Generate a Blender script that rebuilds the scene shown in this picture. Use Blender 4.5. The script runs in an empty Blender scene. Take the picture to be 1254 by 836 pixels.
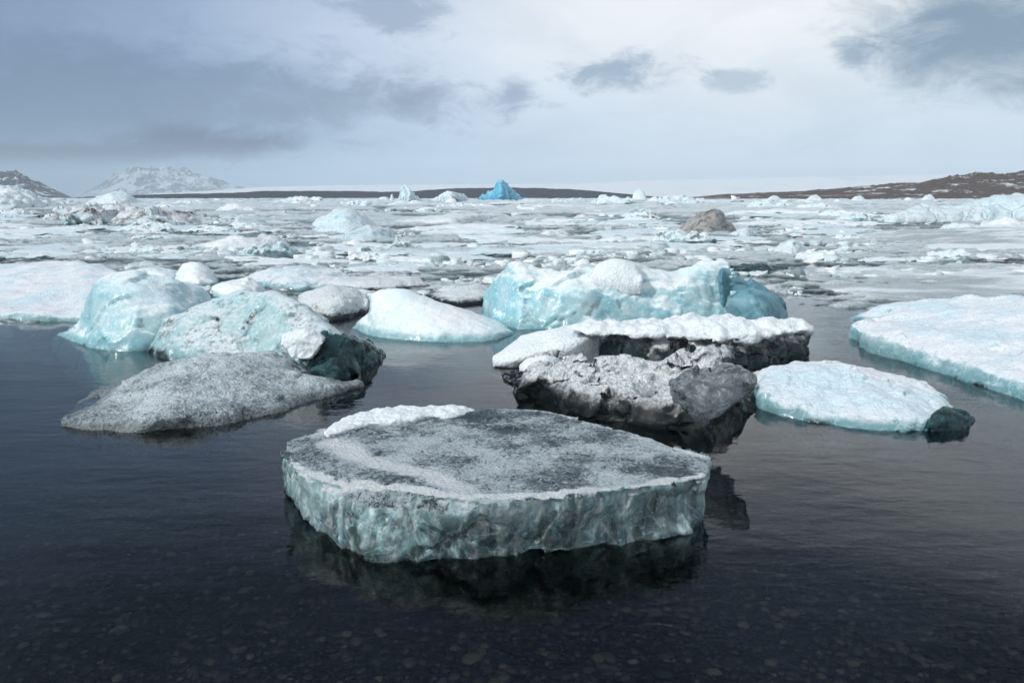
import bpy, bmesh, math, random
import numpy as np
from mathutils import Vector

R = math.radians
random.seed(7)
rng = np.random.default_rng(11)
scene = bpy.context.scene
C = scene.collection

# ------------------------------------------------------------------ camera
CAM_H, F, CX, CY = 1.5, 984.0, 627.0, 418.0        # reference frame 1254 x 836
PITCH = math.atan((418 - 241.5) / F)
cam_d = bpy.data.cameras.new('camera'); cam = bpy.data.objects.new('camera', cam_d); C.objects.link(cam)
cam.location = (0, 0, CAM_H); cam.rotation_euler = (math.pi / 2 - PITCH, 0, 0)
cam_d.sensor_width = 36; cam_d.lens = 36 * F / 1254; cam_d.clip_start = 0.05; cam_d.clip_end = 60000
scene.camera = cam
cp, sp_ = math.cos(PITCH), math.sin(PITCH)

def ray(px, py):
    px = np.asarray(px, float); py = np.asarray(py, float)
    u = (px - CX) / F; v = (CY - py) / F
    return u, cp + v * sp_, -sp_ + v * cp
def at_z(px, py, z):
    dx, dy, dz = ray(px, py)
    t = (np.asarray(z, float) - CAM_H) / np.minimum(dz, -1e-5)
    return np.stack([dx * t, dy * t, np.zeros_like(t) + z], -1)
def at_y(px, py, Y):
    dx, dy, dz = ray(px, py)
    t = np.asarray(Y, float) / dy
    return np.stack([dx * t, dy * t, CAM_H + dz * t], -1)

# ------------------------------------------------------------------ numpy noise
def _h(ix, iy, iz, seed):
    n = (ix * 374761393 + iy * 668265263 + iz * 2147483647 + seed * 1274126177) & 0xffffffff
    n = ((n ^ (n >> 13)) * 1274126177) & 0xffffffff
    n = ((n ^ (n >> 15)) * 2246822519) & 0xffffffff
    return (n ^ (n >> 16)) & 0xffffffff
G = np.array([[1,1,0],[-1,1,0],[1,-1,0],[-1,-1,0],[1,0,1],[-1,0,1],[1,0,-1],[-1,0,-1],[0,1,1],[0,-1,1],[0,1,-1],[0,-1,-1],[1,1,0],[-1,1,0],[0,-1,1],[0,-1,-1]], float)
def perlin(P, seed=0):
    P = np.asarray(P, float)
    i = np.floor(P).astype(np.int64); f = P - i
    w = f * f * f * (f * (f * 6 - 15) + 10)
    out = np.zeros(len(P))
    for a in (0, 1):
        wa = w[:, 0] if a else 1 - w[:, 0]
        for b in (0, 1):
            wb = w[:, 1] if b else 1 - w[:, 1]
            for c in (0, 1):
                wc = w[:, 2] if c else 1 - w[:, 2]
                g = G[_h(i[:, 0] + a, i[:, 1] + b, i[:, 2] + c, seed) & 15]
                d = f - np.array([a, b, c])
                out += wa * wb * wc * (g * d).sum(1)
    return out
def fbm(P, octv=4, gain=0.5, seed=0, ridged=False):
    P = np.asarray(P, float); s = np.zeros(len(P)); a = 1.0; k = 1.0; t = 0
    for o in range(octv):
        n = perlin(P * k + o * 17.3, seed + o)
        if ridged: n = 0.5 - np.abs(n) * 2
        s += n * a; t += a; a *= gain; k *= 2.03
    return s / t
def facets(P, seed=0):
    i0 = np.floor(P).astype(np.int64); best = np.full(len(P), 9.0); out = np.zeros(len(P))
    for a in (-1, 0, 1):
        for b in (-1, 0, 1):
            for c in (-1, 0, 1):
                i = i0 + np.array([a, b, c])
                hv = [_h(i[:, 0], i[:, 1], i[:, 2], seed + q) / 4294967296.0 for q in range(6)]
                S = i + np.stack(hv[:3], -1); D = P - S; d = (D * D).sum(1)
                g = np.stack(hv[3:], -1) * 2 - 1; g /= np.linalg.norm(g, axis=1)[:, None] + 1e-6
                m = d < best; best = np.where(m, d, best); out = np.where(m, (g * D).sum(1) + (hv[3] - 0.5) * 0.25, out)
    return out
def sstep(x, a, b):
    t = np.clip((x - a) / (b - a), 0, 1); return t * t * (3 - 2 * t)

# ------------------------------------------------------------------ mesh helpers
def new_mesh(name, V, Fc, smooth=True):
    me = bpy.data.meshes.new(name)
    V = np.ascontiguousarray(V, np.float32)
    if isinstance(Fc, np.ndarray):
        k = Fc.shape[1]
        me.vertices.add(len(V)); me.vertices.foreach_set('co', V.ravel())
        me.loops.add(Fc.size); me.loops.foreach_set('vertex_index', Fc.astype(np.int32).ravel())
        me.polygons.add(len(Fc)); me.polygons.foreach_set('loop_start', (np.arange(len(Fc)) * k).astype(np.int32))
        me.update(calc_edges=True); me.validate()
    else:
        me.from_pydata([tuple(map(float, v)) for v in V], [], Fc)
    if smooth: me.polygons.foreach_set('use_smooth', np.ones(len(me.polygons), bool))
    me.update()
    return me
def link(name, me, mat, parent=None):
    o = bpy.data.objects.new(name, me); C.objects.link(o)
    if mat: me.materials.append(mat)
    if parent: o.parent = parent
    return o
def tag(o, label=None, cat=None, group=None, kind=None):
    if label: o['label'] = label
    if cat: o['category'] = cat
    if group: o['group'] = group
    if kind: o['kind'] = kind
    return o
def coords(me):
    a = np.empty(len(me.vertices) * 3, np.float32); me.vertices.foreach_get('co', a); return a.reshape(-1, 3).astype(float)
def normals(me):
    a = np.empty(len(me.vertices) * 3, np.float32); me.vertices.foreach_get('normal', a); return a.reshape(-1, 3).astype(float)
def set_coords(me, P):
    me.vertices.foreach_set('co', P.astype(np.float32).ravel()); me.update()
def attr(me, name, vals):
    a = me.attributes.new(name, 'FLOAT', 'POINT'); a.data.foreach_set('value', np.asarray(vals, np.float32))
def voxel(me, size, smooth_it=2):
    o = bpy.data.objects.new('tmp', me); C.objects.link(o)
    m = o.modifiers.new('r', 'REMESH'); m.mode = 'VOXEL'; m.voxel_size = size; m.use_smooth_shade = True
    if smooth_it:
        s = o.modifiers.new('s', 'SMOOTH'); s.iterations = smooth_it; s.factor = 0.5
    dg = bpy.context.evaluated_depsgraph_get()
    out = bpy.data.meshes.new_from_object(o.evaluated_get(dg))
    bpy.data.objects.remove(o); bpy.data.meshes.remove(me)
    return out
def displace(me, layers, seed=0, mask=None):
    """layers: (wavelength m, amplitude m, kind, vertical stretch)"""
    for q, (wl, amp, kind, st) in enumerate(layers):
        P = coords(me); N = normals(me)
        S = P / wl; S[:, 2] /= st
        if kind == 'r': n = fbm(S, 3, 0.5, seed + q * 5, True)
        elif kind == 'k': n = facets(S + 0.25 * perlin(S * 1.7, seed + 3)[:, None], seed + q * 5)
        elif kind == 'c':   # scalloped dimples
            n = -np.abs(fbm(S, 3, 0.5, seed + q * 5)) * 2.2
        else: n = fbm(S, 4, 0.5, seed + q * 5) * 1.6
        if mask is not None: n = n * mask(P, N)
        set_coords(me, P + N * (n * amp)[:, None])

def curve(pts, x):
    pts = sorted(pts); xs = np.array([p[0] for p in pts], float); ys = np.array([p[1] for p in pts], float)
    x = np.asarray(x, float)
    if len(xs) < 3: return np.interp(x, xs, ys)
    d = np.diff(ys) / np.diff(xs); m = np.zeros(len(xs)); m[0], m[-1] = d[0], d[-1]
    for i in range(1, len(xs) - 1):
        m[i] = 0 if d[i - 1] * d[i] <= 0 else 2 * d[i - 1] * d[i] / (d[i - 1] + d[i])
    x = np.clip(x, xs[0], xs[-1]); k = np.clip(np.searchsorted(xs, x) - 1, 0, len(xs) - 2)
    h = xs[k + 1] - xs[k]; t = (x - xs[k]) / h
    return (2*t**3-3*t**2+1)*ys[k] + (t**3-2*t**2+t)*h*m[k] + (-2*t**3+3*t**2)*ys[k+1] + (t**3-t**2)*h*m[k+1]

def body(x0, x1, rows, back=0.5, deep=0.25, inset=0.1, taper=2.5, M=70, sub=5, backz=None, zb=None):
    """Closed body of one piece of ice, lofted station by station. rows, front to back, each
    ('z', [(px, py[, z])...], z0) a line at a known height, or ('d', [(px, py)...], d) a line d metres
    behind the waterline; the first row is the line where the ice meets the water."""
    xs = np.linspace(x0, x1, M); u = np.linspace(0, 1, M)
    tp = (1 - np.abs(2 * u - 1) ** taper) ** (1 / taper) * 0.97 + 0.03
    ring = []; D0 = None
    for kind, pts, val in rows:
        py = curve([(p[0], p[1]) for p in pts], xs)
        if kind == 'z':
            z = curve([(p[0], p[2]) for p in pts], xs) if len(pts[0]) > 2 else np.full(M, val)
            P = at_z(xs, py, z)
        elif kind == 'y':
            P = at_y(xs, py, np.full(M, float(val)) + (tp - 1) * -0.02)
        else:
            P = at_y(xs, py, D0 + val * tp)
        if D0 is None: D0 = P[:, 1].copy()
        ring.append(P)
    last = ring[-1]; first = ring[0]
    bk = last.copy(); bk[:, 1] += back * tp; bk[:, 2] = 0 if backz is None else backz
    cx = first[:, 0].mean()
    bb = bk.copy(); bb[:, 1] -= inset * tp; bb[:, 2] = -deep * tp; bb[:, 0] = cx + (bb[:, 0] - cx) * (1 - 0.3 * inset)
    bf = first.copy(); bf[:, 1] += inset * tp; bf[:, 2] = -deep * tp; bf[:, 0] = cx + (bf[:, 0] - cx) * (1 - 0.3 * inset)
    if zb == 'row':
        bf = first.copy(); bf[:, 1] += inset * tp; bb = bk.copy(); bb[:, 1] -= 0.3 * back * tp; bb[:, 2] = first[:, 2]; bk[:, 2] = (first[:, 2] + last[:, 2]) / 2; bf[:, 2] += 0.004; zb = None
        ring = [bf] + ring + [bk, bb]
    else:
      if zb is not None: bb[:, 2] = zb; bf[:, 2] = zb; bk[:, 2] = np.minimum(bk[:, 2] if backz is not None else zb, last[:, 2])
      ring = [bf] + ring + [bk, bb]
    K = np.stack(ring, 1)                       # M x K x 3
    n = K.shape[1]; out = []
    for i in range(n):
        p0, p1, p2, p3 = K[:, max(i - 1, 0)], K[:, i], K[:, (i + 1) % n], K[:, min(i + 2, n - 1) if i < n - 1 else 0]
        if i == n - 1: p0, p3 = p1, p2
        for s in range(sub):
            t = s / sub
            l1 = np.linalg.norm(p2 - p1, axis=1)[:, None] + 1e-6
            m1 = (p2 - p0); m2 = (p3 - p1)
            m1 = m1 / (np.linalg.norm(m1, axis=1)[:, None] + 1e-6) * l1 * 0.8; m2 = m2 / (np.linalg.norm(m2, axis=1)[:, None] + 1e-6) * l1 * 0.8
            out.append((2*t**3-3*t**2+1)*p1 + (t**3-2*t**2+t)*m1 + (-2*t**3+3*t**2)*p2 + (t**3-t**2)*m2)
    V = np.stack(out, 1); nr = V.shape[1]
    idx = np.arange(M * nr).reshape(M, nr)
    a = idx[:-1]; b = idx[1:]
    Fq = np.stack([a, np.roll(a, -1, 1), np.roll(b, -1, 1), b], -1).reshape(-1, 4)
    faces = [tuple(map(int, f)) for f in Fq] + [tuple(map(int, idx[0][::-1])), tuple(map(int, idx[-1]))]
    return new_mesh('b', V.reshape(-1, 3), faces, False)

def lumps(pts, rad, flat=0.6):
    """one closed union of rounded lumps (later voxel-remeshed into one surface)"""
    bm = bmesh.new()
    for (p, r) in zip(pts, rad):
        g = bmesh.ops.create_icosphere(bm, subdivisions=3, radius=1)
        for v in g['verts']:
            v.co = Vector((v.co.x * r, v.co.y * r, v.co.z * r * flat)) + Vector(p)
    me = bpy.data.meshes.new('l'); bm.to_mesh(me); bm.free(); return me

# ------------------------------------------------------------------ materials
class NT:
    def __init__(s, name):
        s.m = bpy.data.materials.new(name); s.m.use_nodes = True; s.t = s.m.node_tree; s.t.nodes.clear()
        s.out = s.t.nodes.new('ShaderNodeOutputMaterial')
    def n(s, typ, ins=None, **kw):
        nd = s.t.nodes.new(typ)
        for k, v in kw.items(): setattr(nd, k, v)
        for k, v in (ins or {}).items():
            if hasattr(v, 'is_output'): s.t.links.new(v, nd.inputs[k])
            else:
                nd.inputs[k].default_value = v
        return nd
    def pos(s):
        if not hasattr(s, '_p'): s._p = s.n('ShaderNodeNewGeometry')
        return s._p.outputs['Position']
    def obj(s):
        if not hasattr(s, '_tc'): s._tc = s.n('ShaderNodeTexCoord')
        return s._tc.outputs['Object']
    def noise(s, vec, scale, det=4, rough=0.55, dist=0.0, stretch=None):
        if stretch: vec = s.n('ShaderNodeMapping', {'Vector': vec, 'Scale': stretch}).outputs[0]
        return s.n('ShaderNodeTexNoise', {'Vector': vec, 'Scale': scale, 'Detail': det, 'Roughness': rough, 'Distortion': dist}).outputs[0]
    def voro(s, vec, scale, feature='F1', rand=1.0, stretch=None):
        if stretch: vec = s.n('ShaderNodeMapping', {'Vector': vec, 'Scale': stretch}).outputs[0]
        return s.n('ShaderNodeTexVoronoi', {'Vector': vec, 'Scale': scale, 'Randomness': rand}, feature=feature).outputs['Distance']
    def math(s, op, a, b=0.0, clamp=False):
        nd = s.n('ShaderNodeMath', {0: a, 1: b}, operation=op); nd.use_clamp = clamp; return nd.outputs[0]
    def mr(s, v, a, b, c=0.0, d=1.0, smooth=True):
        return s.n('ShaderNodeMapRange', {'Value': v, 'From Min': a, 'From Max': b, 'To Min': c, 'To Max': d}, interpolation_type='SMOOTHSTEP' if smooth else 'LINEAR').outputs[0]
    def mixc(s, f, a, b):
        nd = s.n('ShaderNodeMix', data_type='RGBA')
        for sock, v in ((nd.inputs[0], f), (nd.inputs[6], a), (nd.inputs[7], b)):
            if hasattr(v, 'is_output'): s.t.links.new(v, sock)
            else: sock.default_value = v if not isinstance(v, tuple) or len(v) == 4 else (*v, 1)
        return nd.outputs[2]
    def mixs(s, f, a, b):
        return s.n('ShaderNodeMixShader', {0: f, 1: a, 2: b}).outputs[0]
    def bump(s, h, strength, dist, normal=None):
        ins = {'Height': h, 'Strength': strength, 'Distance': dist}
        if normal: ins['Normal'] = normal
        return s.n('ShaderNodeBump', ins).outputs[0]
    def pr(s, **kw):
        m = {'color': 'Base Color', 'rough': 'Roughness', 'ior': 'IOR', 'trans': 'Transmission Weight', 'sss': 'Subsurface Weight',
             'rad': 'Subsurface Radius', 'ssc': 'Subsurface Scale', 'n': 'Normal', 'spec': 'Specular IOR Level', 'coat': 'Coat Weight', 'coatr': 'Coat Roughness'}
        ins = {}
        for k, v in kw.items():
            if isinstance(v, tuple) and k == 'color': v = (*v, 1)
            ins[m[k]] = v
        return s.n('ShaderNodeBsdfPrincipled', ins).outputs[0]
    def nz(s):
        g = s.n('ShaderNodeNewGeometry'); return s.n('ShaderNodeSeparateXYZ', {0: g.outputs['Normal']}).outputs[2]
    def pz(s):
        return s.n('ShaderNodeSeparateXYZ', {0: s.pos()}).outputs[2]
    def done(s, sh):
        s.t.links.new(sh, s.out.inputs[0]); return s.m

def ice_mat(name, milky=(0.62, 0.84, 0.87), snow=(0.70, 0.79, 0.84), t0=0.35, t1=0.75, k=0.5, ns=3.0, sc=1.0,
            clear=0.35, ssc=0.12, dirt=0.0, wet=0.10, gr=1.0, dcol=(0.10, 0.09, 0.08), mott=0.35):
    """ice: clouded turquoise body, glassy clear zones, white crust on what faces up"""
    t = NT(name); P = t.pos(); f = 1.0 / sc
    n1 = t.noise(P, ns * f, 5, 0.6); n2 = t.noise(P, 26 * f, 6, 0.7, 0.4); n3 = t.noise(P, 95 * f, 3, 0.6); n0 = t.noise(P, ns * 0.45 * f, 3, 0.5, 0.5)
    cells = t.voro(P, 42 * f)
    wp = t.n('ShaderNodeVectorMath', {0: P, 1: t.n('ShaderNodeTexNoise', {'Vector': P, 'Scale': 3.0 * f, 'Detail': 3.0}).outputs['Color']}, operation='ADD').outputs[0]
    crk = t.mr(t.voro(wp, 3.2 * f, 'DISTANCE_TO_EDGE'), 0.0, 0.03, 1, 0)
    crk = t.math('MULTIPLY', crk, t.mr(n0, 0.42, 0.58))
    hs = t.math('ADD', t.math('MULTIPLY', n2, 1.0), t.math('MULTIPLY', n3, 0.35))
    hs = t.math('ADD', hs, t.math('MULTIPLY', cells, 0.35))
    hs = t.math('ADD', hs, t.math('ADD', t.math('MULTIPLY', n1, 1.6), t.math('MULTIPLY', crk, -0.7)))
    bs = t.bump(hs, 0.65 * gr, 0.035 * sc)
    bi = t.bump(t.math('ADD', n2, t.math('MULTIPLY', cells, 0.4)), 0.28, 0.015 * sc)
    nz = t.nz(); z = t.pz()
    up = t.math('ADD', nz, t.math('MULTIPLY', t.math('SUBTRACT', n1, 0.5), k * 2))
    up = t.math('ADD', up, t.math('MULTIPLY', t.math('SUBTRACT', n2, 0.5), k * 1.3))
    sf = t.mr(up, t0, t1)
    dry = t.mr(t.math('ADD', z, t.math('MULTIPLY', t.math('SUBTRACT', n1, 0.5), wet * 1.5)), wet * 0.2, wet)
    sf = t.math('MULTIPLY', sf, dry)
    sf = t.math('MULTIPLY', sf, t.mr(n2, 0.34, 0.50, 1 - mott, 1.0))
    deepc = tuple(c * m for c, m in zip(milky, (0.55, 0.86, 0.93)))
    mc = t.mixc(t.mr(n1, 0.35, 0.65), milky, deepc)
    mc = t.mixc(t.mr(n2, 0.50, 0.76, 0, 0.75), mc, snow)
    mc = t.mixc(t.mr(t.math('ADD', z, t.math('MULTIPLY', t.math('SUBTRACT', n1, 0.5), 0.25 * sc)), 0.0, 0.16 * sc, 0.65, 0), mc, tuple(c * m for c, m in zip(milky, (0.28, 0.52, 0.56))))
    mc = t.mixc(t.math('MULTIPLY', crk, 0.45), mc, (0.80, 0.90, 0.92))
    milk = t.pr(color=mc, rough=0.22, ior=1.31, sss=1.0, rad=(0.6, 0.9, 1.0), ssc=ssc * sc * 0.8, n=bi, coat=0.25, coatr=0.12)
    glass = t.pr(color=(0.72, 0.93, 0.94), rough=0.12, ior=1.31, trans=1.0, n=bi)
    cf = t.mr(t.math('ADD', n1, t.math('MULTIPLY', dry, -0.10)), 0.88 - clear, 1.05 - clear)
    sh = t.mixs(cf, milk, glass)
    sc_ = t.mixc(t.mr(n3, 0.3, 0.7, 0, 0.4), snow, tuple(c * 0.78 for c in snow))
    sc_ = t.mixc(t.mr(n0, 0.42, 0.66, 0, 0.65), sc_, tuple(c * m for c, m in zip(snow, (0.72, 0.92, 0.97))))
    sc_ = t.mixc(t.mr(n1, 0.30, 0.48, 0.8, 0), sc_, (0.88, 0.90, 0.91) if not dirt else snow)
    if dirt:
        dn = t.noise(P, 4.5 * f, 6, 0.7, 0.6)
        df = t.mr(dn, 0.62 - dirt * 0.25, 0.72 - dirt * 0.1)
        sc_ = t.mixc(df, sc_, dcol)
    crust = t.pr(color=sc_, rough=0.42, ior=1.31, sss=0.5, rad=(0.8, 0.9, 1.0), ssc=0.02 * sc, n=bs)
    return t.done(t.mixs(sf, sh, crust))

M_ = {}
M_['berg'] = ice_mat('milky_ice', gr=0.8, milky=(0.38, 0.52, 0.53), snow=(0.68, 0.76, 0.79), t0=0.50, t1=1.0, clear=0.52, mott=0.6)
M_['berg_snow'] = ice_mat('snowy_ice', gr=0.6, milky=(0.50, 0.64, 0.66), snow=(0.85, 0.90, 0.92), t0=0.10, t1=0.75, ssc=0.06, clear=0.2, mott=0.25)
M_['turq'] = ice_mat('turquoise_ice', milky=(0.42, 0.58, 0.61), snow=(0.84, 0.89, 0.91), t0=0.50, t1=0.98, k=0.35, clear=0.34, ssc=0.07, gr=0.6, mott=0.15)
M_['floe'] = ice_mat('floe_ice', gr=0.8, milky=(0.33, 0.46, 0.48), snow=(0.76, 0.81, 0.85), t0=0.50, t1=0.92, k=0.35, clear=0.38, wet=0.06, mott=0.35, ssc=0.06)
M_['far'] = ice_mat('pack_ice', milky=(0.46, 0.60, 0.63), snow=(0.76, 0.81, 0.84), t0=0.0, t1=0.6, k=0.7, ns=1.2, sc=3.0, clear=-0.2, wet=0.1, ssc=0.05)
M_['vfar'] = ice_mat('distant_ice', milky=(0.34, 0.58, 0.64), snow=(0.78, 0.84, 0.87), t0=-0.3, t1=0.35, k=0.9, ns=2.5, sc=12.0, clear=-0.2, wet=0.1, ssc=0.02)
M_['blue'] = ice_mat('deep_blue_ice', milky=(0.13, 0.50, 0.68), snow=(0.45, 0.66, 0.76), t0=0.50, t1=0.95, k=0.7, ns=4, sc=14.0, clear=-0.4, wet=0.1, ssc=0.02)
M_['dirty'] = ice_mat('dirty_ice', milky=(0.35, 0.36, 0.35), snow=(0.40, 0.40, 0.39), t0=0.0, t1=0.5, ns=2, sc=2.0, clear=-0.2, dirt=0.8, dcol=(0.10, 0.085, 0.07))
M_['striped'] = ice_mat('dirt_striped_ice', milky=(0.6, 0.66, 0.66), snow=(0.74, 0.78, 0.80), t0=0.0, t1=0.5, ns=2, sc=6.0, clear=-0.3, dirt=0.55, dcol=(0.03, 0.025, 0.025))

def plain_snow():
    t = NT('snow_crust'); P = t.pos()
    n2 = t.noise(P, 30, 5, 0.65); n3 = t.noise(P, 120, 3, 0.6); v = t.voro(P, 38)
    h = t.math('ADD', t.math('ADD', n2, t.math('MULTIPLY', n3, 0.4)), t.math('MULTIPLY', v, 0.6))
    col = t.mixc(t.mr(n2, 0.3, 0.7), (0.68, 0.78, 0.83), (0.87, 0.91, 0.93))
    return t.done(t.pr(color=col, rough=0.4, ior=1.31, sss=0.5, rad=(0.8, 0.9, 1.0), ssc=0.02, n=t.bump(h, 0.6, 0.03)))
M_['snow'] = plain_snow()

def grey_grain(name='grainy_grey_ice', dark=(0.17, 0.21, 0.23), light=(0.66, 0.75, 0.79), bias=-0.10):
    """coarse, half melted crystals: white grains over dark clear ice"""
    t = NT(name); P = t.pos()
    big = t.noise(P, 3.5, 4, 0.6); n2 = t.noise(P, 34, 6, 0.75, 0.8); n3 = t.noise(P, 110, 3, 0.7); v = t.voro(P, 60)
    m = t.math('ADD', t.math('MULTIPLY', n2, 0.8), t.math('MULTIPLY', n3, 0.35))
    m = t.math('ADD', m, t.math('MULTIPLY', t.math('SUBTRACT', big, 0.5), 0.5))
    f = t.mr(m, 0.50 + bias, 0.76 + bias)
    h = t.math('ADD', t.math('ADD', n2, t.math('MULTIPLY', n3, 0.6)), t.math('MULTIPLY', v, 0.7))
    b = t.bump(h, 0.8, 0.03)
    a = t.pr(color=t.mixc(f, dark, light), rough=0.3, ior=1.31, n=b, sss=0.3, rad=(0.5, 0.8, 1.0), ssc=0.03)
    g = t.pr(color=(0.75, 0.93, 0.93), rough=0.1, ior=1.31, trans=1.0, n=b)
    z = t.pz(); gf = t.math('MULTIPLY', t.mr(t.math('ADD', z, t.math('MULTIPLY', t.math('SUBTRACT', n2, 0.5), 0.12)), 0.02, 0.12, 1, 0), 0.6)
    return t.done(t.mixs(gf, a, g))
M_['grain'] = grey_grain()

def hero_mat():
    t = NT('clear_glacier_ice'); P = t.pos()
    snow = t.n('ShaderNodeAttribute', attribute_name='snow').outputs['Fac']
    top = t.n('ShaderNodeAttribute', attribute_name='top').outputs['Fac']
    edge = t.n('ShaderNodeAttribute', attribute_name='edge').outputs['Fac']
    big = t.noise(P, 3.2, 4, 0.6); n2 = t.noise(P, 30, 6, 0.8, 1.4); n3 = t.noise(P, 130, 3, 0.75); v = t.voro(P, 55)
    # top: frost crystals over dark ice
    m = t.math('ADD', t.math('MULTIPLY', n2, 0.8), t.math('MULTIPLY', n3, 0.3))
    m = t.math('ADD', m, t.math('MULTIPLY', t.math('SUBTRACT', big, 0.5), 0.7))
    m = t.math('ADD', m, t.math('MULTIPLY', snow, 0.3))
    tf = t.mr(m, 0.46, 0.63)
    tc = t.mixc(tf, (0.06, 0.09, 0.11), (0.60, 0.70, 0.75))
    tc = t.mixc(t.mr(t.math('ADD', snow, t.math('MULTIPLY', t.math('SUBTRACT', n2, 0.5), 2.4)), 0.36, 0.70), tc, (0.84, 0.91, 0.94))
    hb = t.math('ADD', t.math('ADD', n2, t.math('MULTIPLY', n3, 0.5)), t.math('MULTIPLY', v, 0.6))
    bt = t.bump(hb, 1.0, 0.035)
    tops = t.pr(color=tc, rough=0.28, ior=1.31, sss=0.3, rad=(0.5, 0.8, 1.0), ssc=0.03, n=bt)
    # side: clear ice with veils of bubbles, vertical flutes and curved fractures
    w1 = t.noise(P, 8, 4, 0.55, 0.9, stretch=(1.0, 1.0, 0.6)); w2 = t.noise(P, 22, 5, 0.62, 0.6, stretch=(1.0, 1.0, 0.38)); w3 = t.noise(P, 5, 4, 0.6, 2.0)
    arcs = t.n('ShaderNodeMath', {0: t.math('SUBTRACT', w3, 0.5)}, operation='ABSOLUTE').outputs[0]
    arcs = t.mr(arcs, 0.0, 0.035, 1, 0)
    vein = t.math('ADD', t.math('MULTIPLY', t.mr(w1, 0.40, 0.66), 0.55), 0.22)
    vein = t.math('ADD', vein, t.math('MULTIPLY', t.mr(w2, 0.50, 0.75), 0.20))
    vein = t.math('ADD', vein, t.math('MULTIPLY', arcs, 0.35), clamp=True)
    vein = t.math('ADD', vein, t.math('MULTIPLY', edge, 0.5), clamp=True)
    hsd = t.math('ADD', t.math('MULTIPLY', w1, 1.2), t.math('ADD', t.math('MULTIPLY', w2, 0.7), t.math('MULTIPLY', n2, 0.25)))
    bsd = t.bump(hsd, 0.28, 0.04)
    frost = t.pr(color=t.mixc(t.mr(w2, 0.4, 0.7), (0.30, 0.51, 0.54), (0.74, 0.88, 0.90)), rough=0.2, ior=1.31, sss=0.8, rad=(0.5, 0.85, 1.0), ssc=0.03, n=bsd, coat=0.6, coatr=0.04)
    glass = t.pr(color=(0.80, 0.95, 0.96), rough=0.03, ior=1.31, trans=1.0, n=bsd)
    side = t.mixs(t.math('MULTIPLY', vein, 0.66), glass, frost)
    tm = t.mr(t.math('ADD', top, t.math('MULTIPLY', t.math('SUBTRACT', n2, 0.5), 0.3)), 0.35, 0.65)
    return t.done(t.mixs(tm, side, tops))
M_['hero'] = hero_mat()

def dark_ice(name='dark_clear_ice', t0=0.25, t1=0.72, z0=0.09, z1=0.2, hi=(0.78, 0.82, 0.84), lo=(0.38, 0.42, 0.44)):
    t = NT(name); P = t.pos()
    w1 = t.noise(P, 7, 5, 0.6, 1.2); n2 = t.noise(P, 30, 5, 0.7, 0.6); n3 = t.noise(P, 100, 3, 0.6); v = t.voro(P, 50)
    nz = t.nz(); z = t.pz()
    h = t.math('ADD', t.math('MULTIPLY', w1, 1.3), t.math('MULTIPLY', n2, 0.15)); b = t.bump(h, 0.4, 0.05)
    hs = t.math('ADD', t.math('ADD', n2, t.math('MULTIPLY', n3, 0.5)), t.math('MULTIPLY', v, 0.7)); b2 = t.bump(hs, 0.8, 0.03)
    glass = t.pr(color=(0.60, 0.72, 0.72), rough=0.07, ior=1.31, trans=1.0, n=b)
    body_ = t.pr(color=t.mixc(t.math('MULTIPLY', t.mr(n2, 0.54, 0.75), t.mr(w1, 0.50, 0.66)), (0.010, 0.014, 0.016), (0.35, 0.40, 0.42)), rough=0.10, ior=1.31, n=b, coat=0.3, coatr=0.05)
    side = t.mixs(0.55, body_, glass)
    up = t.math('ADD', nz, t.math('MULTIPLY', t.math('SUBTRACT', w1, 0.5), 1.5))
    up = t.math('ADD', up, t.math('MULTIPLY', t.math('SUBTRACT', n2, 0.5), 0.35))
    sf = t.math('MULTIPLY', t.mr(up, t0 - 0.1, t1 + 0.05), t.mr(t.math('ADD', z, t.math('MULTIPLY', t.math('SUBTRACT', w1, 0.5), 0.1)), z0, z1))
    cr = t.pr(color=t.mixc(t.mr(n2, 0.35, 0.6), lo, hi), rough=0.35, ior=1.31, sss=0.4, rad=(.5, .8, 1.), ssc=0.03, n=b2)
    return t.done(t.mixs(sf, side, cr))
M_['dark'] = dark_ice()
M_['dark_floe'] = dark_ice('dark_edged_floe_ice', -0.5, 0.2, 0.03, 0.09, (0.78, 0.83, 0.85), (0.60, 0.68, 0.71))

def teal_glass():
    t = NT('dark_green_clear_ice'); P = t.pos()
    w1 = t.noise(P, 8, 5, 0.6, 1.2); n2 = t.noise(P, 30, 5, 0.7, 0.6)
    b = t.bump(t.math('ADD', w1, t.math('MULTIPLY', n2, 0.5)), 0.7, 0.05)
    glass = t.pr(color=(0.45, 0.80, 0.80), rough=0.06, ior=1.31, trans=1.0, n=b)
    bd = t.pr(color=t.mixc(t.mr(w1, 0.35, 0.7), (0.008, 0.028, 0.032), (0.05, 0.16, 0.175)), rough=0.10, ior=1.31, n=b, sss=0.5, rad=(.2, .8, 1.), ssc=0.05, coat=0.3)
    return t.done(t.mixs(0.4, bd, glass))
M_['teal'] = teal_glass()
def grey_glass():
    t = NT('clear_grey_ice'); P = t.pos()
    w1 = t.noise(P, 9, 5, 0.62, 1.8); n2 = t.noise(P, 34, 5, 0.7, 0.6)
    b = t.bump(t.math('ADD', w1, t.math('MULTIPLY', n2, 0.35)), 0.6, 0.04)
    glass = t.pr(color=(0.82, 0.92, 0.93), rough=0.05, ior=1.31, trans=1.0, n=b)
    bd = t.pr(color=t.mixc(t.mr(w1, 0.35, 0.7), (0.07, 0.09, 0.10), (0.50, 0.56, 0.58)), rough=0.15, ior=1.31, n=b, sss=0.6, rad=(.6, .9, 1.), ssc=0.04, coat=0.4)
    return t.done(t.mixs(t.mr(n2, 0.35, 0.6, 0.35, 0.8), bd, glass))
M_['teal_grey'] = grey_glass()

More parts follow.
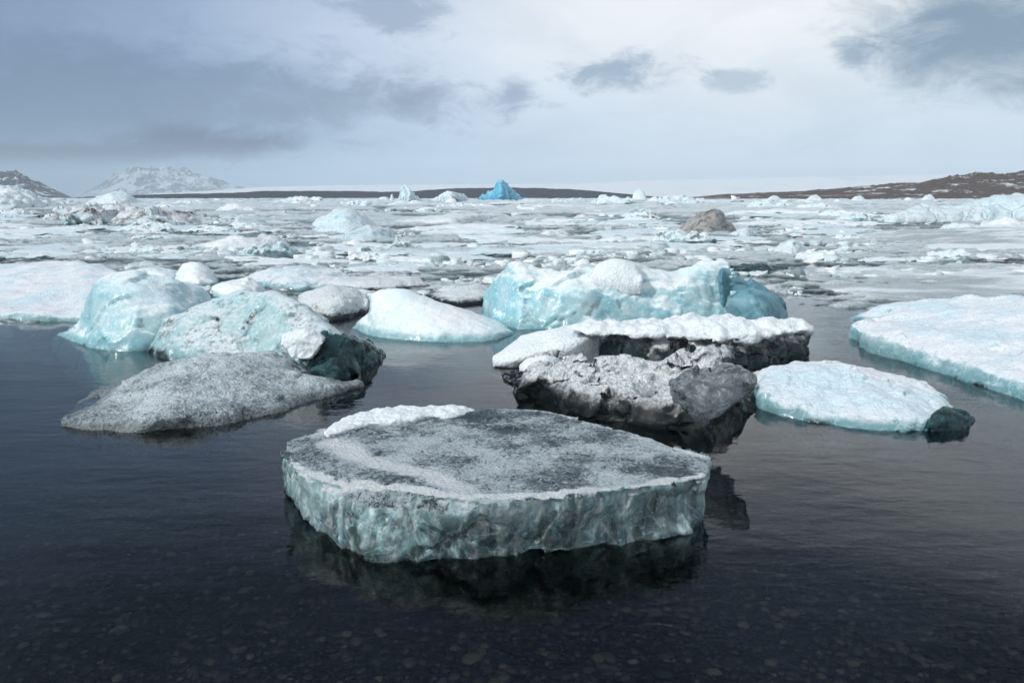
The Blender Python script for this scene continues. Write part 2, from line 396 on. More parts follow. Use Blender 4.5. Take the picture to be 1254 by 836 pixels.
def slate_blue():  # shade of the berg's right end put into a darker blue
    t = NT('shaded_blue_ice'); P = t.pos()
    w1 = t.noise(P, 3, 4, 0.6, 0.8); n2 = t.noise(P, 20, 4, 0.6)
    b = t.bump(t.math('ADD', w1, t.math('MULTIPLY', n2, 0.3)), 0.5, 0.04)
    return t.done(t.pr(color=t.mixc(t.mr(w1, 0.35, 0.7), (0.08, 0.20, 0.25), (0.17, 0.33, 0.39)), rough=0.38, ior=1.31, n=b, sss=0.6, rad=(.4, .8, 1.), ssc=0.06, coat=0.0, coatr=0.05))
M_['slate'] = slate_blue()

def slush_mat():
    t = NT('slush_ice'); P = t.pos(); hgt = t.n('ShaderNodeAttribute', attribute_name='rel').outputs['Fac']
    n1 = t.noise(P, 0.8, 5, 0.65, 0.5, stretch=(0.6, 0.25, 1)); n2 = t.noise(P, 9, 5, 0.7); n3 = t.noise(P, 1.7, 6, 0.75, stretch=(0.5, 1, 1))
    wet_shade_c = t.mixc(t.mr(n1, 0.35, 0.65), (0.035, 0.058, 0.06), (0.24, 0.32, 0.335))  # dark patches: clear wet ice, plus side shadows and reflections painted in
    wet_shade_c = t.mixc(t.mr(n3, 0.50, 0.70, 0, 0.7), wet_shade_c, (0.58, 0.69, 0.73))
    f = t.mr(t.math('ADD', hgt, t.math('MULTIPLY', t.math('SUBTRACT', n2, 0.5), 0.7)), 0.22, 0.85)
    c = t.mixc(f, wet_shade_c, t.mixc(t.mr(n3, 0.4, 0.65), (0.56, 0.68, 0.72), (0.80, 0.86, 0.89)))
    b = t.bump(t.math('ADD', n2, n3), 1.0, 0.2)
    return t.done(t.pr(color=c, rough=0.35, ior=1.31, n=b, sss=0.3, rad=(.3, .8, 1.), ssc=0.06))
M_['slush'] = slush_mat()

def brash_mat():
    t = NT('brash_ice'); P = t.pos()
    a = t.n('ShaderNodeAttribute', attribute_name='tone').outputs['Fac']
    n2 = t.noise(P, 12, 4, 0.7)
    c = t.n('ShaderNodeValToRGB', {0: a})
    e = c.color_ramp.elements; e[0].position = 0; e[0].color = (0.12, 0.16, 0.16, 1); e[1].position = 1; e[1].color = (0.86, 0.89, 0.90, 1)
    for p, col in ((0.16, (0.40, 0.48, 0.49, 1)), (0.4, (0.62, 0.72, 0.75, 1)), (0.65, (0.78, 0.84, 0.86, 1))):
        x = e.new(p); x.color = col
    cc = t.mixc(t.mr(n2, 0.3, 0.7, 0, 0.35), c.outputs[0], (0.4, 0.52, 0.55))
    return t.done(t.pr(color=cc, rough=0.3, ior=1.31, n=t.bump(n2, 0.6, 0.08), sss=0.4, rad=(.3, .8, 1.), ssc=0.05))
M_['brash'] = brash_mat()

def floe_obj_mat():
    t = NT('pack_floe_ice'); P = t.pos(); oi = t.n('ShaderNodeObjectInfo').outputs['Random']
    n1 = t.noise(P, 1.3, 5, 0.65, 0.4); n2 = t.noise(P, 9, 5, 0.7); nz = t.nz(); z = t.pz()
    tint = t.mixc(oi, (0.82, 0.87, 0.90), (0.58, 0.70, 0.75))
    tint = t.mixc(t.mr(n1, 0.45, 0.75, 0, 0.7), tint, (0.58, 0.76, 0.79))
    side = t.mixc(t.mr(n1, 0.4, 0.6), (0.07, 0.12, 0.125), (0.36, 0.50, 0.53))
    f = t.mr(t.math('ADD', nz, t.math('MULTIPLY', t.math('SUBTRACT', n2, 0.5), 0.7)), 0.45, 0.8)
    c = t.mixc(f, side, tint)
    return t.done(t.pr(color=c, rough=0.4, ior=1.31, n=t.bump(t.math('ADD', n2, n1), 0.7, 0.08), sss=0.5, rad=(.3, .8, 1.), ssc=0.08))
M_['pack'] = floe_obj_mat()

def wet_flat():
    t = NT('wet_grey_ice'); P = t.pos()
    n1 = t.noise(P, 0.55, 6, 0.62, 0.6, stretch=(0.45, 1, 1)); n2 = t.noise(P, 7, 5, 0.7); n3 = t.noise(P, 2.2, 5, 0.7, 0.5, stretch=(0.4, 1, 1))
    c = t.mixc(t.mr(n1, 0.38, 0.60), (0.30, 0.35, 0.36), (0.66, 0.72, 0.75))
    c = t.mixc(t.mr(n3, 0.60, 0.72, 0, 0.7), c, (0.80, 0.83, 0.84))
    return t.done(t.pr(color=c, rough=t.mr(n1, 0.35, 0.6, 0.12, 0.45), ior=1.31, n=t.bump(t.math('ADD', n2, n3), 0.4, 0.05), sss=0.4, rad=(.3, .8, 1.), ssc=0.06))
M_['wet'] = wet_flat()

def water_mat():
    t = NT('lagoon_water'); P = t.pos()
    a = t.noise(P, 9.0, 3, 0.5, 0.3, stretch=(0.62, 1.3, 1)); b = t.noise(P, 2.2, 2, 0.5, 0.0, stretch=(0.6, 1.2, 1)); c = t.noise(P, 32, 2, 0.5, 0.0, stretch=(0.5, 1.2, 1))
    calm = t.mr(t.noise(P, 0.5, 2, 0.5), 0.35, 0.65, 0.35, 1.0)
    h = t.math('ADD', t.math('ADD', t.math('MULTIPLY', a, 0.0030), t.math('MULTIPLY', b, 0.0075)), t.math('MULTIPLY', c, 0.0005))
    bn = t.bump(t.math('MULTIPLY', h, calm), 1.0, 1.0)
    fr = t.n('ShaderNodeFresnel', {'IOR': 1.333, 'Normal': bn}).outputs[0]
    gl = t.n('ShaderNodeBsdfGlossy', {'Color': (1, 1, 1, 1), 'Roughness': 0.02, 'Normal': bn}).outputs[0]
    tr = t.n('ShaderNodeBsdfTransparent', {'Color': (0.93, 0.97, 1.0, 1)}).outputs[0]
    t.done(t.mixs(fr, tr, gl))
    v = t.n('ShaderNodeVolumeAbsorption', {'Color': (0.22, 0.55, 0.54, 1), 'Density': 1.5}).outputs[0]
    t.t.links.new(v, t.out.inputs['Volume'])
    return t.m
M_['water'] = water_mat()

def bed_mat():
    t = NT('lake_bed_pebbles'); P = t.pos()
    v = t.voro(P, 16); v2 = t.voro(P, 34); n = t.noise(P, 2.0, 4, 0.6)
    c = t.mixc(t.mr(v, 0.2, 0.7), (0.026, 0.022, 0.021), (0.006, 0.006, 0.006)); c = t.mixc(t.mr(n, 0.4, 0.7, 0, 0.5), c, (0.03, 0.026, 0.024))
    return t.done(t.pr(color=c, rough=0.6, n=t.bump(t.math('SUBTRACT', 1.0, t.math('ADD', v, v2)), 0.8, 0.03)))
M_['bed'] = bed_mat()
def pebble_mat():
    t = NT('basalt_pebble'); P = t.pos(); a = t.n('ShaderNodeAttribute', attribute_name='tone').outputs['Fac']
    c = t.n('ShaderNodeValToRGB', {0: a}); e = c.color_ramp.elements
    e[0].color = (0.012, 0.011, 0.011, 1); e[1].color = (0.28, 0.17, 0.12, 1)
    for p, col in ((0.5, (0.060, 0.040, 0.031, 1)), (0.8, (0.12, 0.076, 0.055, 1)), (0.95, (0.20, 0.125, 0.085, 1))):
        x = e.new(p); x.color = col
    n = t.noise(P, 60, 3, 0.6)
    return t.done(t.pr(color=c.outputs[0], rough=0.5, n=t.bump(n, 0.3, 0.005)))
M_['pebble'] = pebble_mat()

def land_mat(name, rock=(0.045, 0.028, 0.024), rock2=(0.105, 0.070, 0.045), snow=(0.8, 0.83, 0.86), amt=0.6, sc=30.0, st=(1, 1, 1)):
    t = NT(name); P = t.pos()
    n1 = t.noise(P, 3.0 / sc, 7, 0.65, 0.5, stretch=st); n2 = t.noise(P, 14.0 / sc, 6, 0.7, 0.3, stretch=st); n3 = t.noise(P, 0.8 / sc, 4, 0.6)
    c = t.mixc(t.mr(n2, 0.35, 0.65), rock, rock2)
    m = t.math('ADD', t.math('MULTIPLY', n1, 0.6), t.math('MULTIPLY', n2, 0.4))
    c = t.mixc(t.mr(m, amt, amt + 0.05), c, snow)
    return t.done(t.pr(color=c, rough=0.8, n=t.bump(t.math('ADD', n1, n2), 0.9, sc * 0.06)))
M_['moraine'] = land_mat('moraine_gravel', amt=0.55, sc=26, st=(0.45, 1, 1.4))
M_['dark_moraine'] = land_mat('far_moraine', rock=(0.012, 0.014, 0.022), rock2=(0.022, 0.022, 0.034), amt=0.70, sc=160)
M_['mountain'] = land_mat('snowy_rock', rock=(0.05, 0.055, 0.07), rock2=(0.10, 0.11, 0.13), snow=(0.55, 0.62, 0.70), amt=0.47, sc=260, st=(1, 1, 0.5))
M_['dark_mountain'] = land_mat('dark_rock', rock=(0.014, 0.016, 0.025), rock2=(0.03, 0.033, 0.045), amt=0.54, sc=120, st=(1, 1, 0.5))
def glacier_mat():
    t = NT('glacier_snow'); P = t.pos()
    n1 = t.noise(P, 0.004, 6, 0.7, 0.6, stretch=(1, 0.5, 1)); n2 = t.noise(P, 0.03, 5, 0.7)
    c = t.mixc(t.mr(n1, 0.52, 0.66, 0, 0.6), (0.84, 0.87, 0.89), (0.62, 0.70, 0.76))
    c = t.mixc(t.mr(n2, 0.58, 0.72, 0, 0.4), c, (0.45, 0.55, 0.62))
    return t.done(t.pr(color=c, rough=0.6, n=t.bump(t.math('ADD', n1, n2), 0.7, 20)))
M_['glacier'] = glacier_mat()

# ------------------------------------------------------------------ the setting
def grid_mesh(name, X, Y, Z, mat, extra=None, parent=None):
    nr, nc = X.shape
    idx = np.arange(nr * nc).reshape(nr, nc)
    Fq = np.stack([idx[:-1, :-1], idx[:-1, 1:], idx[1:, 1:], idx[1:, :-1]], -1).reshape(-1, 4)
    me = new_mesh(name, np.stack([X, Y, Z], -1).reshape(-1, 3), Fq)
    if extra:
        for k, v in extra.items(): attr(me, k, v.ravel())
    return link(name, me, mat, parent)

def bed_z(x, y):
    d = 0.16 + 0.075 * np.maximum(y - 1.5, 0) + 0.02 * np.abs(x)
    P = np.stack([np.ravel(x) * 0.6, np.ravel(y) * 0.6, np.zeros(np.size(x))], -1)
    return -np.minimum(d, 3.5) + (perlin(P, 3) * 0.05).reshape(np.shape(x))
ys = np.concatenate([np.linspace(-40, -2, 8)[:-1], np.linspace(-2, 12, 120), np.geomspace(12.5, 6200, 30)])
xs = np.concatenate([-np.geomspace(6900, 7, 24), np.linspace(-6.5, 6.5, 110), np.geomspace(7, 6900, 24)])
GX, GY = np.meshgrid(xs, ys)
tag(grid_mesh('lake_bed', GX, GY, bed_z(GX, GY), M_['bed']), kind='structure')
bm = bmesh.new()
g = bmesh.ops.create_cube(bm, size=1)
for v in bm.verts:
    v.co.x *= 13600; v.co.y = -38 if v.co.y < 0 else 6100; v.co.z = 0.0 if v.co.z > 0 else -3.9
wm = bpy.data.meshes.new('water'); bm.to_mesh(wm); bm.free()
tag(link('water', wm, M_['water']), kind='structure')

def ico(sub):
    bm = bmesh.new(); bmesh.ops.create_icosphere(bm, subdivisions=sub, radius=1)
    V = np.array([v.co[:] for v in bm.verts]); Fc = np.array([[v.index for v in f.verts] for f in bm.faces]); bm.free(); return V, Fc
def merge_copies(name, shapes, recs, mat, tones, smooth=True):
    """recs: (shape, x, y, z, sx, sy, sz, rot)"""
    Vs, Fs, T = [], [], []; off = 0
    for r, tn in zip(recs, tones):
        V, Fc = shapes[int(r[0])]
        c, s = math.cos(r[7]), math.sin(r[7])
        W = V * np.array(r[4:7]); W = np.stack([W[:, 0] * c - W[:, 1] * s, W[:, 0] * s + W[:, 1] * c, W[:, 2]], -1) + np.array(r[1:4])
        Vs.append(W); Fs.append(Fc + off); off += len(V); T.append(np.full(len(V), tn))
    me = new_mesh(name, np.concatenate(Vs), np.concatenate(Fs), smooth)
    attr(me, 'tone', np.concatenate(T))
    return link(name, me, mat)
V1, F1 = ico(2)
peb = []
for k in range(6):
    W = V1 * (1 + 0.35 * perlin(V1 * 1.3 + k * 9, k)[:, None]); peb.append((W, F1))
recs = []
for k in range(21000):
    y = 1.7 + 5.2 * rng.random() ** 1.15; x = (rng.random() * 2 - 1) * (0.85 * y + 0.7)
    s = 0.008 + 0.014 * rng.random() ** 2 + (0.020 * rng.random() if rng.random() < 0.06 else 0)
    recs.append([rng.integers(6), x, y, 0, s * (1 + .5 * rng.random()), s, s * 0.55, rng.random() * 6.3])
recs = np.array(recs); recs[:, 3] = bed_z(recs[:, 1], recs[:, 2]) + recs[:, 6] * 0.25
tag(merge_copies('pebbles', peb, recs, M_['pebble'], rng.random(len(recs)) ** 1.3), 'dark rounded basalt pebbles on the lagoon bed under the water', 'pebbles', kind='stuff')

def ridge(name, x0, x1, top, dist, width, mat, seed, rough=0.12, wl=1.0, nx=220, nd=26, base=-0.6, ang=0.0):
    """a hill: crest line given in the frame at its distance; slopes run down to the shore on both sides"""
    xs = np.linspace(x0, x1, nx); py = curve(top, xs)
    dd = np.full(nx, float(dist)) + ang * (xs - x0)
    cr = at_y(xs, py, dd + width * 0.5)
    hz = np.maximum(cr[:, 2] - base, 0.0)
    t = np.linspace(-1, 1, nd)
    prof = (1 - np.abs(t) ** 1.3)
    X = cr[:, 0][:, None] * (1 + 0 * t[None]); X = X * (1 + (t[None] * width * 0.5) / cr[:, 1][:, None])
    Y = cr[:, 1][:, None] + t[None] * width * 0.5
    P = np.stack([X.ravel(), Y.ravel(), np.zeros(X.size)], -1) / (width * 0.25 * wl)
    nn = fbm(P, 6, 0.55, seed, True).reshape(X.shape)
    Z = base + hz[:, None] * prof[None] * (1 + rough * nn * 2)
    o = grid_mesh(name, X, Y, Z, mat); tag(o, kind='structure'); return o
ridge('hill', 815, 1420, [(815, 246), (850, 241.5), (890, 238), (960, 235.5), (1060, 229), (1125, 223), (1180, 215.5), (1254, 211), (1330, 207), (1420, 210)], 420, 180, M_['moraine'], 5, 0.16, 0.5, 420, 60)
ridge('moraine_hill', 60, 860, [(60, 246), (90, 242), (200, 238), (290, 236), (330, 234), (420, 234), (480, 235), (560, 231), (640, 230), (700, 232), (760, 237), (860, 246)], 720, 240, M_['dark_moraine'], 9, 0.08, 0.5)
ridge('glacier', 150, 1500, [(150, 240), (250, 234), (330, 229), (430, 227), (560, 226), (700, 225), (800, 221), (900, 219), (1000, 216.5), (1160, 214), (1300, 212), (1500, 210)], 2700, 1900, M_['glacier'], 12, 0.02, 0.4, 300, 60)
ridge('mountain', 85, 330, [(85, 245), (120, 228), (145, 213), (165, 208), (195, 206), (225, 209), (250, 217), (290, 228), (330, 240)], 3900, 900, M_['mountain'], 21, 0.22, 0.5, 240, 70)
ridge('distant_mountain', -260, 100, [(-260, 190), (-120, 196), (-40, 207), (0, 214), (18, 214), (40, 222), (60, 231), (78, 238), (100, 246)], 1500, 500, M_['dark_mountain'], 31, 0.30, 0.5, 240, 60)

# ------------------------------------------------------------------ slush sheet between the floes
edge_line = [(-500, 415), (-100, 402), (0, 397), (60, 398), (120, 392), (180, 375), (260, 362), (330, 362), (380, 378), (430, 386), (470, 380), (520, 366), (590, 360), (700, 352), (880, 352), (960, 366), (1000, 372), (1090, 377), (1180, 374), (1254, 370), (1500, 392), (1800, 400)]
rowpy = np.concatenate([np.arange(420, 264, -0.55), np.arange(264, 246, -0.25)])
Yr = at_z(np.full(len(rowpy), 627.0), rowpy, 0.0)[:, 1]
Yr = np.concatenate([Yr, np.geomspace(Yr[-1] * 1.02, 900, 40)])
tx = np.arange(-1.05, 1.05, 1.7 / F)
TX, YY = np.meshgrid(tx, Yr); XX = TX * YY
PXX = CX + TX * YY / (YY * cp + CAM_H * sp_) * F
depthc = YY * cp + CAM_H * sp_
PYY = CY + (CAM_H * cp - YY * sp_) / depthc * F
W2 = np.stack([XX.ravel(), YY.ravel(), np.zeros(XX.size)], -1)
wob = fbm(W2 / np.array([1.6, 0.9, 1]), 4, 0.6, 40).reshape(XX.shape)
edist = curve(edge_line, PXX.ravel()).reshape(XX.shape) - PYY + wob * 26       # px inside the pack
n1 = fbm(W2 / np.array([3.2, 2.0, 1]), 5, 0.6, 41).reshape(XX.shape)
n2 = fbm(W2 / np.array([0.7, 0.45, 1]), 4, 0.6, 50).reshape(XX.shape)
n3 = fbm(W2 / np.array([22, 14, 1]), 5, 0.62, 60).reshape(XX.shape)
near = np.clip(1 - (YY - 18) / 60, 0, 1)
n4 = fbm(W2 / np.array([9.0, 2.6, 1]), 4, 0.6, 66).reshape(XX.shape)
amp = 0.022 + 0.0042 * np.minimum(YY, 150)
hh = n4 * 1.6 + (n2 * 1.0 * near + n1 * 0.9 + n3 * (0.5 + 1.3 * (1 - near))) * 1.9
Z = amp * (np.minimum(hh, 0.55 + 0.3 * hh) * 1.1 + 0.22)
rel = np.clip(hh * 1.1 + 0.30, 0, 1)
Z = np.where(edist > 0, Z, Z - 0.02) - 0.16 * (1 - sstep(edist, -5, 5))
Z = np.maximum(Z, -0.25)
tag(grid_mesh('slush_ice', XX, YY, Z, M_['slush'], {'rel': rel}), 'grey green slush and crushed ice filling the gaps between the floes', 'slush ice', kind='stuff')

# ------------------------------------------------------------------ hand built pieces
occupied = []            # frame boxes of the hand built pieces, so that the pack keeps clear of them
def piece(name, label, mat, x0, x1, rows, vox=0.02, disp=(), seed=1, cat='iceberg', group=None, top_of=None, parent=None, smooth=2, occ=True, mask=None, **kw):
    me = voxel(body(x0, x1, rows, **kw), vox, smooth)
    displace(me, disp, seed, mask)
    o = link(name, me, M_[mat], parent)
    if parent is None: tag(o, label, cat, group)
    if occ and parent is None:
        wl = [p[1] for p in rows[0][1]]; occupied.append((x0, x1, min(p[1] for r in rows for p in r[1]), max(wl)))
    return o
def empty(name, px, py, label, cat, group=None):
    p = at_z(px, py, 0.0)
    e = bpy.data.objects.new(name, None); C.objects.link(e); e.location = p; e.empty_display_size = 0.2
    return tag(e, label, cat, group)
def keep(o, parent):
    o.parent = parent; o.location = -Vector(parent.location); return o

# 1 the big clear slab in front
hero = empty('ice_slab', 610, 640, 'large flat slab of clear ice with frosted grey top and glassy turquoise sides', 'ice slab')
me = voxel(body(350, 866, [
    ('z', [(350, 584, .16), (356, 596, .13), (370, 626, .07), (410, 657, .03), (468, 686, 0), (544, 681, 0), (585, 685, 0), (622, 681, 0), (651, 668, 0.02), (710, 672, 0), (799, 663, 0), (845, 655, 0), (866, 634, .03)], 0),
    ('z', [(350, 566, .21), (370, 596, .18), (410, 622, .15), (468, 645, .13), (600, 650, .12), (720, 640, .12), (866, 610, .14)], 0),
    ('z', [(350, 555, .25), (357, 574, .24), (419, 595, .24), (522, 608, .25), (607, 615, .25), (687, 613, .25), (732, 605, .25), (777, 602, .25), (817, 594, .25), (866, 586, .24)], 0),
    ('z', [(350, 550, .255), (357, 562, .26), (419, 583, .26), (522, 597, .265), (607, 604, .265), (687, 602, .265), (777, 591, .265), (866, 578, .255)], 0),
    ('z', [(350, 546, .25), (401, 535, .25), (500, 515, .25), (643, 509, .25), (759, 536, .25), (866, 566, .245)], 0),
    ('z', [(350, 543, .24), (363, 538, .24), (401, 526, .24), (440, 515, .24), (520, 507, .24), (580, 504, .24), (643, 500, .24), (687, 509, .24), (759, 529, .24), (808, 543, .24), (866, 561, .23)], 0),
], back=0.02, deep=0.3, inset=0.22, taper=6, M=120), 0.0085, 1)
def side_mask(P, N): return np.where(N[:, 2] > 0.75, 0.25, 1.0)
displace(me, [(0.42, 0.040, 'f', 1), (0.20, 0.030, 'k', 1.2), (0.16, 0.020, 'c', 1.3), (0.06, 0.006, 'f', 1.5)], 3, side_mask)
displace(me, [(0.30, 0.014, 'f', 1), (0.07, 0.007, 'f', 1), (0.028, 0.0022, 'f', 1)], 8)
P = coords(me); N = normals(me)
top = sstep(P[:, 2], 0.175, 0.225) * sstep(N[:, 2], 0.15, 0.6)
def dist_line(P, pts, z):
    Q = at_z([p[0] for p in pts], [p[1] for p in pts], z)[:, :2]; d = np.full(len(P), 9e9)
    for a, b in zip(Q[:-1], Q[1:]):
        ab = b - a; t = np.clip(((P[:, :2] - a) @ ab) / (ab @ ab), 0, 1)
        d = np.minimum(d, np.linalg.norm(P[:, :2] - (a + t[:, None] * ab), axis=1))
    return d
wv = fbm(P * 9, 3, 0.5, 4) * 0.05
d1 = dist_line(P, [(412, 546), (440, 560), (480, 574), (520, 583), (560, 600)], .25) + wv
d2 = dist_line(P, [(395, 532), (420, 522), (470, 512), (560, 503)], .25) + wv
rim = dist_line(P, [(352, 565), (357, 574), (419, 592), (522, 606), (607, 612), (687, 610), (732, 602), (777, 599), (817, 591), (862, 582)], .25) + wv * 0.3
rim2 = dist_line(P, [(643, 501), (687, 510), (759, 530), (808, 544), (864, 562)], .24) + wv * 0.3
wr = np.abs(fbm(P * 4.0, 3, 0.6, 14)) * 0.10
rim = rim - wr + 0.012; rim2 = rim2 - wr * 0.5 + 0.01
sn = 1.1 * np.maximum.reduce([1 - sstep(d1, 0.0, 0.12), (1 - sstep(d2, 0.02, 0.10)) * 0.6, 1.5 * (1 - sstep(rim, 0.004, 0.036)), (1 - sstep(rim2, 0.0, 0.035)) * 0.9])
attr(me, 'snow', sn); attr(me, 'top', top); attr(me, 'edge', sstep(P[:, 2], 0.14, 0.21) * 0.6 + sstep(P[:, 0], 0.92, 1.02) * 0.5)
keep(link('slab', me, M_['hero']), hero)
# veils of bubbles frozen inside the clear side
def veil_mat():
    t = NT('bubble_veil'); P = t.pos()
    a = t.noise(P, 14, 5, 0.65, 1.2, stretch=(1, 1, 0.7)); b = t.voro(P, 30, 'DISTANCE_TO_EDGE'); c = t.noise(P, 4, 3, 0.5)
    m = t.math('ADD', t.mr(a, 0.46, 0.66), t.math('MULTIPLY', t.mr(b, 0.0, 0.05, 1, 0), 0.35))
    m = t.math('MULTIPLY', m, t.mr(c, 0.36, 0.55), clamp=True)
    d = t.n('ShaderNodeBsdfDiffuse', {'Color': (0.74, 0.90, 0.92, 1)}).outputs[0]; tl = t.n('ShaderNodeBsdfTranslucent', {'Color': (0.70, 0.90, 0.92, 1)}).outputs[0]
    tr = t.n('ShaderNodeBsdfTransparent').outputs[0]
    return t.done(t.mixs(t.math('MULTIPLY', m, 0.85), tr, t.mixs(0.5, d, tl)))
M_['veil'] = veil_mat()
NP = 200
front = at_z(np.linspace(372, 852, NP), curve([(357, 574), (419, 595), (522, 608), (607, 615), (687, 613), (732, 605), (777, 602), (817, 594), (866, 586)], np.linspace(372, 852, NP)), .25)
ctr = front.mean(0) + np.array([0, 0.7, 0])
for q, off in enumerate((0.07, 0.14, 0.23)):
    hz_ = np.linspace(0.0, 1.0, 26)
    inn = ctr - front; inn[:, 2] = 0; inn /= np.linalg.norm(inn, axis=1)[:, None]
    Xv = (front[:, 0] + inn[:, 0] * off)[:, None] + 0 * hz_[None]; Yv = (front[:, 1] + inn[:, 1] * off)[:, None] + 0 * hz_[None]
    Zv = 0.03 + 0.175 * hz_[None] + 0 * Xv
    Q = np.stack([Xv.ravel(), Yv.ravel(), Zv.ravel()], -1)
    nn = (fbm(Q / np.array([0.14, 0.14, 0.22]), 4, 0.6, 310 + q) * 0.10).reshape(Xv.shape)
    keep(grid_mesh('bubble_veil', Xv + inn[:, 0][:, None] * nn, Yv + inn[:, 1][:, None] * nn, Zv, M_['veil']), hero)
cap = voxel(body(398, 582, [
    ('z', [(398, 541, .25), (415, 531, .25), (430, 528, .25), (455, 522, .25), (480, 521, .25), (520, 514, .25), (550, 511, .25), (582, 503, .25)], .25),
    ('z', [(398, 534, .26), (415, 524, .27), (430, 520, .275), (480, 515, .275), (540, 507, .27), (582, 501, .255)], .28),
    ('z', [(398, 529, .255), (412, 514, .265), (430, 508, .275), (460, 502, .28), (495, 499, .28), (520, 496, .285), (560, 497, .275), (582, 501, .255)], .29),
], back=0.06, deep=0.0, inset=0.0, backz=0.2, zb=0.21), 0.009, 1)
displace(cap, [(0.16, 0.022, 'f', 1), (0.06, 0.010, 'f', 1), (0.025, 0.003, 'f', 1)], 5)
keep(link('snow_cap', cap, M_['snow']), hero)
occupied.append((350, 866, 497, 690))

# 2 grainy grey floe
piece('ice_floe', 'low grainy grey floe with pointed left end in front of the rounded berg', 'grain', 74, 441, [
    ('z', [(74, 521), (110, 527), (150, 529), (190, 526), (260, 521), (330, 507), (400, 487), (441, 473)], 0),
    ('z', [(74, 519, .02), (90, 514, .05), (110, 510, .07), (135, 508, .08), (190, 512, .08), (260, 503, .08), (330, 488, .07), (400, 473, .06), (441, 470, .03)], .07),
    ('d', [(74, 515), (95, 500), (120, 489), (132, 480), (160, 462), (200, 443), (250, 432), (300, 429), (340, 438), (380, 452), (410, 463), (441, 469)], 1.1),
], vox=0.016, disp=[(0.5, 0.05, 'f', 1), (0.25, 0.022, 'k', 1), (0.10, 0.014, 'f', 1), (0.04, 0.006, 'f', 1)], seed=4, cat='ice floe', back=0.5, deep=0.22, inset=0.05, M=90)

# 3 turquoise berg on the left
piece('iceberg', 'smooth turquoise berg with high left shoulder and low tongue reaching into the water', 'turq', 72, 268, [
    ('z', [(72, 410), (90, 418), (120, 428), (160, 430), (200, 427), (240, 418), (268, 402)], 0),
    ('d', [(72, 408), (90, 409), (110, 407), (150, 404), (200, 398), (240, 398), (268, 397)], .12),
    ('d', [(72, 406), (95, 402), (105, 394), (112, 372), (122, 350), (145, 336), (165, 331), (190, 338), (215, 346), (245, 358), (268, 372)], .9),
], vox=0.03, disp=[(0.9, 0.10, 'f', 1), (0.55, 0.035, 'k', 1), (0.25, 0.012, 'f', 1), (0.08, 0.004, 'f', 1)], seed=14, back=1.3, deep=0.4, inset=-0.25)
# 4 rounded berg with clear dark flank and a small block
b4 = empty('iceberg', 330, 440, 'rounded grey white berg with dark green clear flank and a small white block', 'iceberg')
keep(piece('ice_body', None, 'berg', 180, 440, [
    ('z', [(180, 426), (200, 438), (240, 446), (300, 450), (360, 462), (400, 465), (440, 450)], 0),
    ('d', [(180, 424), (200, 425), (240, 424), (300, 428), (360, 428), (400, 430), (440, 430)], .15),
    ('d', [(180, 421), (190, 408), (198, 394), (225, 382), (255, 370), (285, 360), (320, 355), (345, 362), (370, 374), (400, 394), (425, 408), (440, 420)], .9),
], vox=0.02, disp=[(0.5, 0.05, 'f', 1), (0.35, 0.022, 'k', 1), (0.16, 0.014, 'f', 1), (0.05, 0.004, 'f', 1)], seed=23, back=0.8, deep=0.35, inset=-0.05, parent=b4), b4)
keep(piece('clear_flank', None, 'teal', 346, 473, [
    ('z', [(346, 452), (380, 466), (410, 467), (440, 455), (460, 443), (473, 437)], 0),
    ('d', [(346, 446), (370, 444), (400, 438), (420, 430), (440, 425), (455, 428), (473, 435)], .10),
    ('d', [(346, 436), (370, 424), (400, 410), (425, 409), (445, 415), (460, 426), (473, 434)], .35),
], vox=0.014, disp=[(0.2, 0.03, 'f', 1), (0.15, 0.045, 'k', 1), (0.06, 0.004, 'f', 1)], seed=24, back=0.3, deep=0.3, inset=0.1, parent=b4), b4)
keep(piece('ice_block', None, 'snow', 346, 398, [
    ('y', [(346, 425), (358, 439), (375, 440), (398, 420)], 6.50),
    ('y', [(346, 420), (360, 412), (380, 412), (398, 417)], 6.53),
    ('y', [(346, 411), (358, 404), (375, 403), (390, 409), (398, 415)], 6.62),
], vox=0.012, disp=[(0.2, 0.04, 'f', 1), (0.07, 0.01, 'f', 1)], seed=25, back=0.25, deep=0.0, inset=0.0, parent=b4, zb='row'), b4)
occupied.append((180, 473, 355, 467))
# 5 small smooth berg in the middle
piece('iceberg', 'smooth pale wedge shaped berg sloping down to the right', 'berg_snow', 434, 624, [
    ('z', [(434, 402), (450, 409), (490, 416), (540, 419), (590, 418), (610, 415), (624, 409)], 0),
    ('d', [(434, 399), (450, 396), (490, 398), (540, 402), (590, 409), (624, 407)], .12),
    ('d', [(434, 397), (446, 388), (455, 375), (456, 360), (470, 354), (490, 352), (515, 361), (545, 373), (575, 385), (600, 396), (615, 402), (624, 406)], .8),
], vox=0.024, disp=[(0.7, 0.05, 'f', 1), (0.2, 0.012, 'f', 1), (0.06, 0.004, 'f', 1)], seed=33, back=0.9, deep=0.45, inset=-0.22)
